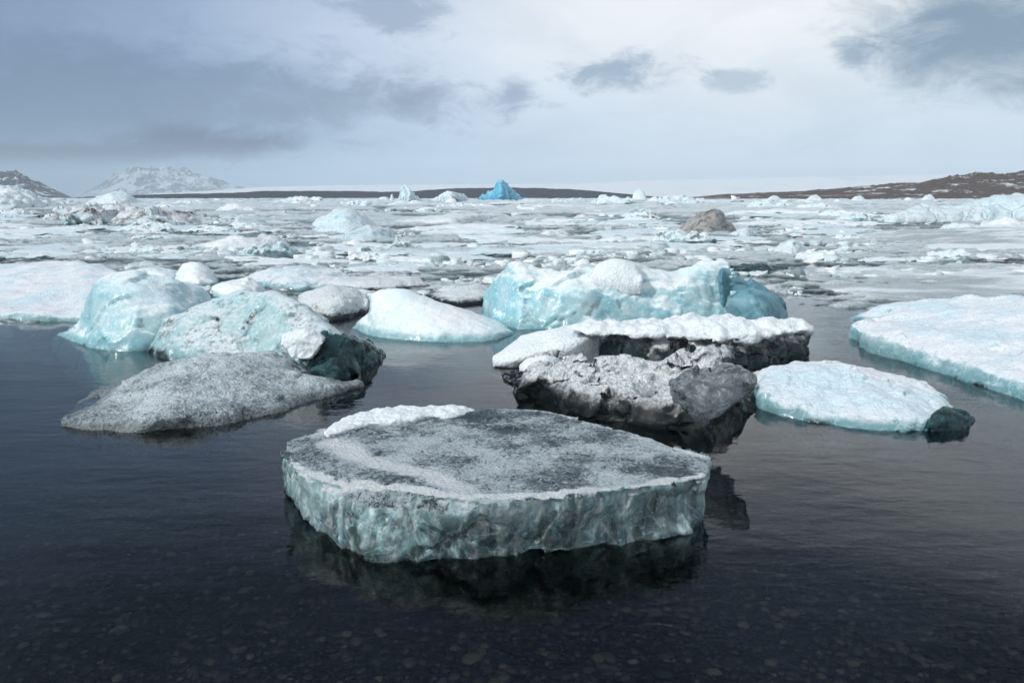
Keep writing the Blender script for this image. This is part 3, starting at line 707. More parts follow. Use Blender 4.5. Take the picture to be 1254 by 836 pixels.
# 6 big turquoise berg
b6 = empty('iceberg', 760, 400, 'widest turquoise berg, with a snow dome on top and a shaded slate blue right end', 'iceberg')
keep(piece('ice_body', None, 'turq', 591, 898, [
    ('z', [(591, 387), (610, 397), (640, 403), (700, 404), (780, 400), (850, 396), (898, 392)], 0),
    ('d', [(591, 383), (610, 386), (640, 386), (700, 384), (780, 382), (850, 378), (898, 376)], .10),
    ('d', [(591, 376), (610, 362), (640, 358), (700, 354), (780, 352), (850, 346), (898, 348)], .3),
    ('d', [(591, 372), (600, 350), (618, 332), (632, 321), (648, 325), (680, 333), (720, 328), (770, 324), (800, 327), (830, 331), (860, 325), (885, 321), (898, 326)], .9),
], vox=0.03, disp=[(0.7, 0.08, 'f', 1), (0.45, 0.05, 'k', 1), (0.2, 0.022, 'f', 1), (0.08, 0.006, 'f', 1)], seed=41, back=0.9, deep=0.5, inset=-0.15, taper=5, parent=b6), b6)
keep(piece('snow_dome', None, 'snow', 722, 787, [
    ('y', [(722, 342), (735, 347), (755, 348), (775, 347), (787, 341)], 9.55),
    ('y', [(722, 338), (735, 327), (755, 322), (775, 326), (787, 336)], 9.72),
    ('y', [(722, 336), (735, 322), (755, 315.5), (775, 321), (787, 334)], 9.95),
], vox=0.02, disp=[(0.3, 0.02, 'f', 1)], seed=42, back=0.35, deep=0, inset=0.0, zb=0.35, parent=b6), b6)
keep(piece('shaded_end', None, 'slate', 884, 959, [
    ('z', [(884, 393), (910, 395), (940, 397), (959, 390)], 0),
    ('d', [(884, 360), (900, 358), (925, 360), (945, 372), (959, 383)], .12),
    ('d', [(884, 330), (895, 333), (915, 343), (935, 354), (952, 370), (959, 380)], .6),
], vox=0.03, disp=[(0.5, 0.12, 'k', 1), (0.25, 0.03, 'f', 1)], seed=43, back=0.8, deep=0.5, inset=0.0, taper=5, parent=b6), b6)
occupied.append((591, 959, 317, 404))
# 7 low ledge with rough snow crust
b7 = empty('ice_ledge', 820, 440, 'long low ledge of dark ice under thick lumpy white snow, behind the black berg', 'iceberg')
keep(piece('ice_base', None, 'dark', 700, 994, [
    ('z', [(700, 425), (740, 440), (800, 450), (880, 457), (920, 449), (960, 438), (994, 428)], 0),
    ('d', [(700, 415), (740, 414), (800, 420), (880, 425), (960, 420), (994, 414)], .12),
    ('d', [(700, 404), (740, 402), (800, 402), (880, 401), (950, 402), (994, 404)], .6),
], vox=0.02, disp=[(0.35, 0.06, 'f', 1), (0.22, 0.10, 'k', 1), (0.1, 0.02, 'f', 1)], seed=51, back=0.5, deep=0.3, inset=0.05, parent=b7), b7)
keep(piece('snow_crust', None, 'snow', 700, 993, [
    ('z', [(700, 408, .30), (740, 411, .29), (800, 413, .285), (860, 417, .27), (920, 421, .22), (955, 413, .25), (993, 408, .27)], 0),
    ('z', [(700, 404, .33), (740, 406, .32), (800, 408, .32), (880, 409, .31), (950, 407, .31), (993, 404, .30)], 0),
    ('z', [(700, 399, .34), (720, 394, .37), (760, 394, .38), (800, 391, .39), (850, 389, .40), (885, 389, .40), (930, 392, .38), (970, 394, .36), (993, 400, .32)], 0),
], vox=0.02, disp=[(0.25, 0.055, 'f', 1), (0.09, 0.030, 'f', 1), (0.035, 0.006, 'f', 1)], seed=52, back=0.3, deep=0.0, inset=0.05, zb='row', parent=b7), b7)
keep(piece('snow_tongue', None, 'snow', 604, 735, [
    ('z', [(604, 447, .02), (630, 441, .08), (660, 432, .14), (700, 424, .2), (735, 410, .26)], 0),
    ('z', [(604, 440, .07), (630, 428, .15), (660, 417, .22), (700, 409, .28), (735, 402, .3)], 0),
    ('z', [(604, 436, .08), (620, 424, .15), (650, 408, .24), (690, 399, .31), (720, 395, .34), (735, 398, .32)], 0),
], vox=0.016, disp=[(0.25, 0.02, 'f', 1), (0.05, 0.004, 'f', 1)], seed=53, back=0.2, deep=0.0, inset=0.05, zb=0.0, parent=b7), b7)
keep(piece('snow_lobe', None, 'snow', 635, 686, [
    ('z', [(635, 451, .10), (655, 454, .10), (675, 449, .12), (686, 443, .14)], 0),
    ('z', [(635, 445, .14), (650, 437, .18), (668, 435, .2), (686, 438, .17)], 0),
], vox=0.014, disp=[(0.1, 0.01, 'f', 1)], seed=54, back=0.12, deep=0.0, inset=0.02, zb=0.05, parent=b7), b7)
occupied.append((604, 994, 388, 457))
# 8 black ice
b8 = empty('black_ice', 770, 520, 'black glassy iceberg with crusted snow and a clear grey block at its right end', 'iceberg')
keep(piece('ice_body', None, 'dark', 618, 905, [
    ('z', [(618, 466), (640, 486), (680, 499), (730, 511), (790, 520), (840, 524), (880, 516), (905, 500)], 0),
    ('d', [(618, 463), (640, 470), (680, 482), (730, 484), (790, 490), (840, 494), (880, 488), (905, 480)], .05),
    ('d', [(618, 461), (650, 458), (700, 462), (760, 468), (820, 470), (870, 468), (905, 466)], .28),
    ('d', [(618, 458), (645, 450), (680, 441), (720, 434), (770, 434), (800, 440), (830, 436), (860, 431), (885, 436), (905, 452)], .85),
], vox=0.015, disp=[(0.45, 0.12, 'f', 1), (0.30, 0.11, 'k', 1), (0.13, 0.018, 'k', 1), (0.05, 0.004, 'f', 1)], seed=61, back=0.3, deep=0.3, inset=0.08, taper=4, M=90, parent=b8), b8)
keep(piece('clear_block', None, 'teal_grey', 822, 921, [
    ('y', [(822, 482), (838, 503), (860, 515), (885, 503), (905, 488), (921, 466)], 4.72),
    ('y', [(822, 475), (850, 482), (880, 480), (905, 472), (921, 464)], 4.60),
    ('y', [(822, 468), (845, 458), (875, 451), (900, 453), (921, 461)], 4.80),
], vox=0.012, disp=[(0.3, 0.05, 'f', 1), (0.14, 0.05, 'k', 1), (0.04, 0.004, 'f', 1)], seed=62, back=0.3, deep=0.02, inset=0.1, zb='row', parent=b8), b8)
occupied.append((618, 921, 428, 550))
# 9 right floe
b9 = empty('ice_floe', 1040, 520, 'oval snowy floe with a small dark pointed tip at its right end', 'ice floe')
keep(piece('ice_body', None, 'floe', 914, 1172, [
    ('z', [(914, 484), (930, 498), (960, 510), (1000, 519), (1060, 526), (1110, 529), (1150, 526), (1172, 512)], 0),
    ('d', [(914, 480), (930, 482), (960, 492), (1000, 500), (1060, 505), (1110, 508), (1150, 510), (1172, 505)], .10),
    ('d', [(914, 474), (925, 456), (950, 449), (990, 443), (1030, 444), (1070, 452), (1110, 464), (1140, 476), (1160, 488), (1172, 500)], 1.1),
], vox=0.018, disp=[(0.5, 0.05, 'f', 1), (0.30, 0.022, 'k', 1), (0.12, 0.012, 'f', 1), (0.05, 0.004, 'f', 1)], seed=71, back=0.35, deep=0.25, inset=0.02, M=90, parent=b9), b9)
keep(piece('dark_tip', None, 'teal', 1140, 1193, [
    ('z', [(1140, 528), (1165, 527), (1182, 525), (1193, 514)], 0),
    ('d', [(1140, 510), (1155, 508), (1175, 508), (1193, 510)], .05),
    ('d', [(1140, 508), (1158, 498), (1172, 502), (1193, 511)], .15),
], vox=0.010, disp=[(0.12, 0.02, 'f', 1), (0.09, 0.022, 'k', 1)], seed=72, back=0.1, deep=0.12, inset=0.03, parent=b9), b9)
occupied.append((914, 1193, 443, 529))
# 10 large floe at the right edge
piece('ice_floe', 'biggest pale floe at the right edge of the picture with a turquoise undercut side', 'floe', 1046, 1500, [
    ('z', [(1046, 412), (1056, 425), (1100, 440), (1150, 455), (1200, 474), (1254, 492), (1320, 510), (1400, 515), (1500, 490)], 0),
    ('d', [(1046, 404), (1070, 416), (1110, 424), (1160, 440), (1210, 453), (1254, 462), (1320, 480), (1400, 490), (1500, 470)], .15),
    ('d', [(1046, 400), (1070, 400), (1110, 406), (1160, 415), (1210, 425), (1254, 432), (1320, 440), (1400, 445), (1500, 446)], .8),
    ('d', [(1046, 398), (1056, 388), (1080, 383), (1120, 374), (1170, 366), (1220, 364), (1254, 363), (1320, 362), (1400, 372), (1500, 400)], 3.2),
], vox=0.03, disp=[(0.9, 0.09, 'f', 1), (0.6, 0.035, 'k', 1), (0.2, 0.018, 'f', 1), (0.08, 0.006, 'f', 1)], seed=81, cat='ice floe', back=1.0, deep=0.45, inset=-0.5, M=90)
# 11 left edge plate
piece('ice_floe', 'broad pale blue plate at the left edge of the picture behind the turquoise berg', 'floe', -260, 150, [
    ('z', [(-260, 390), (-120, 398), (0, 392), (50, 394), (100, 394), (150, 382)], 0),
    ('d', [(-260, 384), (-120, 386), (0, 382), (50, 384), (100, 385), (150, 376)], .1),
    ('d', [(-260, 350), (-120, 332), (0, 325), (60, 321), (110, 322), (150, 335)], 5.5),
], vox=0.045, disp=[(1.2, 0.07, 'f', 1), (0.35, 0.03, 'f', 1), (0.12, 0.01, 'f', 1)], seed=91, cat='ice floe', back=1.5, deep=0.3, inset=-0.2, M=80)

def simple(label, mat, x0, x1, base, ridge_pts, d, vox, dl, seed, name='ice_chunk', cat='ice chunk', front=0.3, **kw):
    """a lump: waterline, a low shoulder and the skyline"""
    q = (base[1] - 239.0) / (base[1] - 241.5); d = d * q; vox = vox * q; dl = [(a * q, b * q, c_, e_) for a, b, c_, e_ in dl]
    rp = sorted(ridge_pts); bs = [(x0, base[0]), ((x0 + x1) / 2, base[1]), (x1, base[2])]
    xs_ = np.linspace(x0, x1, 7); by = curve(bs, xs_); ry = curve(rp, xs_)
    sh = [(float(a), float(b + (r - b) * front)) for a, b, r in zip(xs_, by, ry)]
    return piece(name, label, mat, x0, x1, [('z', bs, 0), ('d', sh, d * 0.08), ('d', rp, d * 0.6)], vox=vox, disp=dl, seed=seed, cat=cat, back=d * 0.4, deep=kw.pop('deep', 0.25), inset=kw.pop('inset', 0.0), **kw)
def dl(s): return [(s, s * 0.10, 'f', 1), (s * 0.6, s * 0.06, 'k', 1), (s * 0.3, s * 0.035, 'f', 1), (s * 0.1, s * 0.012, 'f', 1)]

simple('white rounded snow lump just behind the left turquoise berg', 'berg_snow', 150, 224, (345, 347, 345), [(150, 340), (170, 328), (190, 327), (210, 332), (224, 342)], 1.5, 0.035, dl(0.5), 101)
simple('small white knob of snow to the right of the snow lump behind the left berg', 'berg_snow', 214, 262, (350, 352, 350), [(214, 338), (225, 323), (240, 320), (255, 328), (262, 344)], 1.4, 0.035, dl(0.4), 102)
simple('low white chunk between the two left bergs', 'berg_snow', 255, 322, (364, 366, 362), [(255, 352), (280, 343), (300, 341), (315, 346), (322, 355)], 1.2, 0.03, dl(0.4), 103)
simple('long white floe with grey wet front behind the rounded berg', 'floe', 300, 424, (350, 356, 352), [(300, 338), (330, 331), (360, 328), (395, 331), (424, 344)], 3.0, 0.04, dl(0.6), 104, 'ice_floe', 'ice floe', 0.5)
simple('white snow cap on a dark wet floe between rounded berg and pale wedge berg', 'dark_floe', 362, 450, (382, 392, 384), [(362, 362), (385, 354), (410, 350), (430, 352), (450, 366)], 1.4, 0.026, dl(0.4), 105, 'ice_floe', 'ice floe', 0.5)
simple('dark edged straight plate above the pale wedge berg', 'dark_floe', 380, 528, (352, 358, 353), [(380, 342), (420, 339), (470, 338), (510, 340), (528, 349)], 3.0, 0.04, dl(0.4), 106, 'ice_floe', 'ice floe', 0.7)
simple('flat white plate with dark lower edge left of the widest turquoise berg', 'dark_floe', 522, 606, (366, 374, 370), [(522, 358), (550, 352), (580, 351), (606, 360)], 2.0, 0.03, dl(0.4), 107, 'ice_floe', 'ice floe', 0.4)
piece('ice_floe', 'wide wet grey sheet of flat ice in front of the pack on the right', 'wet', 980, 1480, [
    ('z', [(980, 338), (1000, 352), (1060, 366), (1120, 371), (1200, 376), (1300, 372), (1400, 360), (1480, 345)], 0),
    ('z', [(980, 334), (1000, 348), (1060, 363), (1120, 368), (1200, 373), (1300, 369), (1400, 356), (1480, 341)], .05),
    ('z', [(980, 331), (1020, 329), (1100, 325), (1200, 323), (1300, 325), (1400, 328), (1480, 335)], .06),
], vox=0.06, disp=[(2.2, 0.06, 'f', 1), (0.5, 0.03, 'f', 1)], seed=108, cat='ice floe', back=0.4, deep=0.25, inset=0.1, smooth=1)
simple('dirty brown grey boulder shaped berg in the middle of the pack', 'dirty', 826, 902, (286, 289, 287), [(826, 284), (836, 277), (850, 266), (866, 259), (876, 255), (884, 259), (888, 270), (895, 275), (902, 283)], 2.4, 0.05, dl(1.0), 109, 'iceberg', 'iceberg')
simple('round white chunk standing in the pack right of centre', 'far', 948, 992, (312, 315, 312), [(948, 306), (958, 296), (970, 293), (980, 298), (992, 308)], 1.2, 0.04, dl(0.5), 110)
simple('white domed chunk at the foot of the dirty boulder berg', 'far', 895, 930, (290, 292, 290), [(895, 285), (910, 279), (922, 281), (930, 288)], 1.2, 0.05, dl(0.5), 111)
simple('long teal plank of ice beside the right end of the widest berg', 'teal', 893, 966, (332, 335, 333), [(893, 325), (930, 323), (966, 328)], 1.0, 0.03, dl(0.3), 112, 'ice_floe', 'ice floe')
simple('long snowy berg at the far right with folds and a green underside', 'vfar', 1085, 1400, (274, 273, 272), [(1085, 268), (1110, 260), (1150, 254), (1175, 253), (1200, 247), (1240, 243), (1280, 240), (1330, 246), (1400, 262)], 9, 0.14, [(3.0, 0.5, 'f', 1), (0.9, 0.14, 'r', 1), (0.3, 0.04, 'f', 1)], 113, 'iceberg', 'iceberg', 0.6, deep=0.6)
simple('row of white rubble blocks under the long snowy berg at the right', 'far', 1155, 1330, (283, 284, 283), [(1155, 278), (1175, 274), (1190, 276), (1210, 270), (1235, 268), (1254, 272), (1290, 268), (1330, 277)], 3, 0.10, [(0.9, 0.25, 'f', 1), (0.3, 0.08, 'f', 1)], 114)
simple('broad smooth blue grey plate in front of the far right berg', 'wet', 1070, 1420, (302, 312, 308), [(1070, 292), (1120, 284), (1200, 281), (1300, 280), (1420, 286)], 14, 0.10, [(3.0, 0.10, 'f', 1), (0.8, 0.05, 'f', 1)], 115, 'ice_floe', 'ice floe', 0.3)
simple('large white hummock left of centre in the pack', 'far', 382, 470, (286, 288, 285), [(382, 276), (400, 264), (425, 257), (445, 262), (458, 274), (470, 282)], 5, 0.08, dl(1.4), 116)
simple('pale blue hummock just below the large white hummock', 'berg', 398, 488, (296, 299, 295), [(398, 293), (420, 286), (450, 278), (472, 279), (488, 290)], 3, 0.06, dl(0.9), 117)
simple('long thin plate with a black edge above the centre of the pack', 'dark_floe', 478, 628, (275, 277, 268), [(478, 271), (520, 266), (570, 262), (610, 262), (628, 266)], 8, 0.10, dl(0.8), 118, 'ice_floe', 'ice floe', 0.75)
simple('white whale backed floe with shaded right end at left of the pack', 'far', 230, 352, (307, 310, 306), [(230, 303), (260, 297), (300, 290), (330, 291), (352, 303)], 3, 0.06, dl(0.9), 119, 'ice_floe', 'ice floe')
# far ones
simple('vivid blue pyramid shaped iceberg on the horizon', 'blue', 584, 642, (246, 246.5, 246), [(584, 244), (588, 241), (591, 237), (594, 238.5), (598, 234), (601, 235), (605, 231), (609, 222), (612, 220), (616, 219.5), (619, 223), (626, 230), (634, 238), (642, 245)], 9, 0.13, [(2.5, 0.35, 'k', 1.5), (0.9, 0.16, 'k', 1), (0.6, 0.08, 'f', 1)], 120, 'iceberg', 'iceberg', 0.45, deep=0.8, smooth=1)
simple('sharp white pyramid iceberg on the horizon left of the blue one', 'vfar', 485, 519, (248, 249, 248), [(485, 247), (489, 240), (492, 230), (496, 226.5), (502, 231), (510, 239), (519, 246)], 6, 0.14, [(1.8, 0.28, 'k', 1), (0.5, 0.06, 'f', 1)], 121, 'iceberg', 'iceberg', 0.45, deep=0.8)
simple('tiny white spike on the horizon left of the white pyramid', 'vfar', 477, 483, (247, 247, 247), [(477, 245), (480, 237), (483, 245)], 1.4, 0.10, [(0.6, 0.1, 'f', 1)], 122, 'ice_chunk', 'ice chunk')
simple('heaped white rubble iceberg between the white and the blue pyramids', 'vfar', 528, 576, (248, 249, 248), [(528, 246), (538, 240), (548, 235), (556, 237), (566, 238), (576, 246)], 8, 0.16, [(1.6, 0.5, 'r', 1), (0.6, 0.2, 'f', 1)], 123, 'iceberg', 'iceberg', 0.6)
simple('grey green block standing upright on the horizon right of centre', 'vfar', 774, 793, (247, 247, 247), [(774, 244), (777, 234), (782, 232), (787, 233), (793, 245)], 5, 0.14, [(1.5, 0.2, 'r', 1)], 124, 'iceberg', 'iceberg')
simple('rounded pale blue knob left of the upright horizon block', 'vfar', 731, 748, (246, 246, 246), [(731, 244), (735, 239), (741, 238), (748, 244)], 5, 0.14, [(1.5, 0.2, 'f', 1)], 125)
simple('big crumbled iceberg at the far left under the dark mountain', 'vfar', -60, 72, (258, 259, 257), [(-60, 240), (-20, 234), (10, 231), (30, 234), (45, 240), (60, 249), (72, 256)], 16, 0.18, [(2.5, 0.7, 'r', 1), (0.9, 0.3, 'f', 1)], 126, 'iceberg', 'iceberg', 0.6)
simple('smooth white domed berg below the snowy mountain', 'vfar', 100, 178, (253, 253.5, 253), [(100, 250), (120, 243), (140, 237), (152, 237), (165, 244), (178, 250)], 12, 0.18, [(3, 0.4, 'f', 1), (0.9, 0.15, 'f', 1)], 127, 'iceberg', 'iceberg', 0.6)
simple('long white berg crossed by black dirt stripes at the left', 'striped', 55, 168, (275, 277, 275), [(55, 268), (75, 260), (90, 256), (104, 259), (118, 255), (135, 258), (150, 260), (168, 270)], 8, 0.10, [(1.6, 0.8, 'k', 1), (0.6, 0.25, 'k', 1)], 128, 'iceberg', 'iceberg', 0.6)
simple('cream coloured hump with dark streaks right of the black striped berg', 'striped', 120, 262, (276, 277, 275), [(120, 271), (145, 265), (170, 261), (205, 262), (235, 267), (262, 272)], 6, 0.10, [(1.6, 0.5, 'k', 1), (0.5, 0.12, 'f', 1)], 129, 'iceberg', 'iceberg', 0.6)
for i, (xa, xb, yt, yb, lab) in enumerate([
    (262, 322, 249, 262, 'turquoise tinted hummock in the far pack left of centre'), (935, 960, 240, 249, 'small blue and white crag below the brown hill, leftmost of three'),
    (985, 1010, 239, 249, 'small pale blue crag below the brown hill, middle one of three'), (1040, 1062, 240, 249, 'white crag with blue top below the brown hill, nearest to the long snowy berg'),
    (1128, 1146, 238, 247, 'lone bright blue block in front of the brown hill'), (700, 722, 262, 270, 'dark shadowed block in the far pack right of centre'),
    (100, 120, 293, 303, 'small white knob on the pack above the left edge plate'), (655, 700, 283, 292, 'pale low hump in the pack above the widest berg')]):
    simple(lab, 'vfar' if yb < 255 else 'far', xa, xb, (yb, yb, yb), [(xa, yb - 2), (xa + (xb - xa) * .3, yt + 1.5), (xa + (xb - xa) * .55, yt), (xb, yb - 2)], 3.5 if yb < 255 else 2.0, 0.12, [(1.2, 0.25, 'r', 1), (0.5, 0.08, 'f', 1)], 130 + i, 'ice_chunk', 'ice chunk', 0.6)

# ------------------------------------------------------------------ pack: floes as individuals
def floe_shape(seed, plate):
    V, Fc = ico(5)
    a = np.arctan2(V[:, 1], V[:, 0]); rr = np.hypot(V[:, 0], V[:, 1])
    o = 1 + 0.30 * perlin(np.stack([np.cos(a) * 1.2, np.sin(a) * 1.2, np.full(len(a), seed * 3.7)], -1), seed) * 1.6 \
          + 0.14 * perlin(np.stack([np.cos(a) * 4, np.sin(a) * 4, np.full(len(a), seed * 1.7)], -1), seed + 3)
    zz = np.sign(V[:, 2]) * np.abs(V[:, 2]) ** (0.45 if plate else 0.8)
    W = np.stack([V[:, 0] * o, V[:, 1] * o, zz], -1)
    upn = (V[:, 2] > 0)
    n = fbm(np.stack([W[:, 0] * 1.8, W[:, 1] * 1.8, np.full(len(W), seed * 5.1)], -1), 5, 0.6, seed)
    W[:, 2] = np.where(upn, W[:, 2] * (0.75 + (1.3 if plate else 1.6) * n) , W[:, 2])
    j = fbm(W * 3.0, 3, 0.5, seed + 9)
    W[:, :2] *= (1 + 0.10 * j)[:, None]
    return W, Fc
base_meshes = []
for k in range(14):
    W, Fc = floe_shape(200 + k, k < 8); me = new_mesh('pack_floe_shape', W, Fc); me.materials.append(M_['pack']); base_meshes.append(me)
placed = []
def clash(px, py, w, h):
    for (a, b, c, d) in occupied:
        if px + w * .4 > a and px - w * .4 < b and py + h * .3 > c and py < d + 3: return True
    return False
CL = [('ice_floe', 'ice floe', 'plain flat pale plate of ice lying in the slush of the pack', 'plain flat floes of the drifting pack'),
      ('ice_chunk', 'ice chunk', 'plain rounded white hummock of ice poking out of the pack', 'plain rounded hummocks of the drifting pack')]
tries = 0; cnt = 0
while cnt < 270 and tries < 9000:
    tries += 1
    px = random.uniform(-120, 1374); py = 247.0 + (372 - 247.0) * random.random() ** 1.25
    s = (py - 240) / 132
    wpx = random.uniform(24, 80) + random.uniform(10, 130) * s ** 0.7
    if py > curve(edge_line, [px])[0] - 6: continue
    plate = random.random() < 0.80
    hpx = wpx * 0.12
    if clash(px, py, wpx, hpx): continue
    p = at_z(px, py, 0.0); Y = p[1]; w = wpx / F * Y * 0.5
    asp = random.uniform(0.45, 0.9) * (1.0 if Y < 40 else 1.3)
    if any(abs(p[0] - q[0]) < (w + q[2]) * 0.72 and abs(Y - q[1]) < (w * asp + q[3]) * 0.72 for q in placed): continue
    placed.append((p[0], Y, w, w * asp)); cnt += 1
    h = (random.uniform(0.08, 0.17) if plate else random.uniform(0.20, 0.42)) * (w ** 0.7) * (0.9 if Y < 60 else 1.2)
    if plate: w *= 1.25
    else: w *= 0.65; asp *= 1.1
    c = CL[0 if plate else 1]
    o = bpy.data.objects.new(c[0], base_meshes[random.randrange(8) if plate else 8 + random.randrange(6)]); C.objects.link(o)
    o.location = (p[0], Y + w * asp * 0.5, 0.0); o.scale = (w, w * asp, h); o.rotation_euler = (random.uniform(-.03, .03), random.uniform(-.04, .04), random.uniform(-0.5, 0.5) + (math.pi if random.random() < .5 else 0))
    tag(o, c[2], c[1], c[3])

# brash: the small pieces nobody could count
shapes = []
for k in range(8):
    V, Fc = ico(2)
    W = V.copy(); q = 0.5 + 0.3 * (k % 3) / 2
    W = np.sign(W) * np.abs(W) ** q
    W *= (1 + 0.55 * perlin(V * 1.1 + k * 5.3, k + 70) + 0.25 * perlin(V * 2.7 + k, k + 90))[:, None]
    shapes.append((W, Fc))
K = 60000
px = rng.uniform(-160, 1414, K); py = 246.0 + (385 - 246.0) * rng.random(K) ** 1.15
p = at_z(px, py, 0.0); Y = p[:, 1]
ok = py < curve(edge_line, px) + rng.normal(0, 3, K)
den = perlin(np.stack([p[:, 0] / (1.5 + Y * .06), Y / (1.0 + Y * .04), np.full(K, 3.0)], -1), 77)
ok &= den > 0.0 + rng.random(K) * 0.22
for (a, b, c, d) in occupied: ok &= ~((px > a) & (px < b) & (py > c + (d - c) * 0.35) & (py < d))
sel = np.nonzero(ok)[0][:10000]; n = len(sel); Y = Y[sel]
wd = rng.uniform(1.2, 4.6, n) / F * Y * 0.5 * np.where(rng.random(n) < .12, 2.2, 1.0) * np.where(py[sel] > 300, 1.5, 1.0)
recs = np.stack([rng.integers(0, 8, n), p[sel, 0], Y, np.zeros(n), wd * rng.uniform(1, 1.9, n), wd * rng.uniform(.8, 1.5, n), wd * rng.uniform(.4, 1.1, n), rng.uniform(0, 6.3, n)], -1)
tones = np.clip(rng.normal(0.58, 0.30, n), 0, 1)
recs = np.array(recs); recs[:, 3] = recs[:, 6] * 0.25
tag(merge_copies('brash_ice', shapes, recs, M_['brash'], tones, False), 'crushed brash ice scattered between the floes of the pack', 'brash ice', kind='stuff')

# ------------------------------------------------------------------ haze
bm = bmesh.new(); bmesh.ops.create_cube(bm, size=1)
for v in bm.verts:
    v.co.x *= 15000; v.co.y = -60 if v.co.y < 0 else 6400; v.co.z = 190 if v.co.z > 0 else -5.2
hm = bpy.data.meshes.new('haze'); bm.to_mesh(hm); bm.free()
ht = bpy.data.materials.new('haze_air'); ht.use_nodes = True; nt = ht.node_tree; nt.nodes.clear()
ho = nt.nodes.new('ShaderNodeOutputMaterial'); pv = nt.nodes.new('ShaderNodeVolumePrincipled')
pv.inputs['Color'].default_value = (0.74, 0.89, 1.0, 1); pv.inputs['Density'].default_value = 0.00022; pv.inputs['Anisotropy'].default_value = -0.1
nt.links.new(pv.outputs[0], ho.inputs['Volume'])
tag(link('haze', hm, ht), 'thin pale haze over the lagoon', 'haze', kind='stuff')

# ------------------------------------------------------------------ sky and sun
SUN_EL = R(38); SUN_AZ_DIR = Vector((-0.86, -0.50, 0)).normalized()      # sun stands to the left, slightly behind the camera
sd = Vector((SUN_AZ_DIR.x * math.cos(SUN_EL), SUN_AZ_DIR.y * math.cos(SUN_EL), math.sin(SUN_EL)))
ld = bpy.data.lights.new('sun', 'SUN'); ld.energy = 2.8; ld.angle = R(3); ld.color = (1.0, 0.985, 0.965)
lo = bpy.data.objects.new('sun', ld); C.objects.link(lo); lo.rotation_euler = sd.to_track_quat('Z', 'Y').to_euler(); lo.location = (-20, -10, 30)

w = bpy.data.worlds.new('World'); scene.world = w; w.use_nodes = True
T = w.node_tree; T.nodes.clear()
def N_(typ, ins=None, **kw):
    nd = T.nodes.new(typ)
    for k, v in kw.items(): setattr(nd, k, v)
    for k, v in (ins or {}).items():
        if hasattr(v, 'is_output'): T.links.new(v, nd.inputs[k])
        else: nd.inputs[k].default_value = v
    return nd
def m_(op, a, b=0.0, clamp=False):
    nd = N_('ShaderNodeMath', {0: a, 1: b}, operation=op); nd.use_clamp = clamp; return nd.outputs[0]
def mr_(v, a, b, c=0.0, d=1.0): return N_('ShaderNodeMapRange', {'Value': v, 'From Min': a, 'From Max': b, 'To Min': c, 'To Max': d}, interpolation_type='SMOOTHSTEP').outputs[0]
def mx_(f, a, b):
    nd = T.nodes.new('ShaderNodeMix'); nd.data_type = 'RGBA'
    for s, v in ((nd.inputs[0], f), (nd.inputs[6], a), (nd.inputs[7], b)):
        if hasattr(v, 'is_output'): T.links.new(v, s)
        else: s.default_value = v if not isinstance(v, tuple) else (*v[:3], 1)
    return nd.outputs[2]
def lin(r, g, b, k=10.0):
    f = lambda c: ((c / 255 + 0.055) / 1.055) ** 2.4 if c > 10 else c / 255 / 12.92
    return (f(r) * k, f(g) * k, f(b) * k)
sky = N_('ShaderNodeTexSky', sky_type='NISHITA'); sky.sun_disc = False; sky.sun_elevation = SUN_EL
sky.sun_rotation = math.atan2(sd.x, sd.y)
tc = N_('ShaderNodeTexCoord').outputs['Generated']
sx = N_('ShaderNodeSeparateXYZ', {0: tc})
az = m_('ARCTAN2', sx.outputs[0], sx.outputs[1]); el = m_('ARCSINE', sx.outputs[2])
def nz_(scale, det, rough, dist=0.0, st=(1, 1, 2.2), off=(0, 0, 0)):
    v = N_('ShaderNodeMapping', {'Vector': tc, 'Scale': st, 'Location': off}).outputs[0]
    return N_('ShaderNodeTexNoise', {'Vector': v, 'Scale': scale, 'Detail': det, 'Roughness': rough, 'Distortion': dist}).outputs[0]
nA = nz_(2.2, 6, 0.55, 0.4); nB = nz_(6.5, 7, 0.6, 0.5); nC = nz_(16, 8, 0.68, 0.5)
def azel(px, py):
    x, y, z = [float(v) for v in ray(px, py)]; return math.atan2(x, y), math.asin(z / math.sqrt(x * x + y * y + z * z))
def ramp_(f, pts):
    r = N_('ShaderNodeValToRGB', {0: f}); e = r.color_ramp.elements
    for i, (p, c) in enumerate(pts):
        x = e[i] if i < 2 else e.new(p)
        x.position = p; x.color = (*c, 1)
    return r.outputs[0]
# azimuth across the frame -> 0..1
fa = mr_(0, 0, 1)
fa = N_('ShaderNodeMapRange', {'Value': m_('ADD', az, m_('MULTIPLY', m_('SUBTRACT', nA, 0.5), 0.35)), 'From Min': -0.66, 'From Max': 0.66}, interpolation_type='LINEAR').outputs[0]
S = lambda *c: lin(*c, k=1.0)
hi = ramp_(fa, [(0.0, S(104, 132, 164)), (1.0, S(226, 238, 248)), (0.22, S(140, 164, 198)), (0.36, S(194, 210, 234)), (0.5, S(240, 246, 254)), (0.72, S(252, 254, 255))])
lo_ = ramp_(fa, [(0.0, S(106, 140, 176)), (1.0, S(226, 240, 253)), (0.22, S(146, 178, 212)), (0.42, S(206, 227, 250)), (0.6, S(226, 240, 254))])
base = mx_(mr_(el, R(2), R(12)), lo_, hi)
base = mx_(mr_(nB, 0.40, 0.7, 0, 0.18), base, S(160, 180, 205))
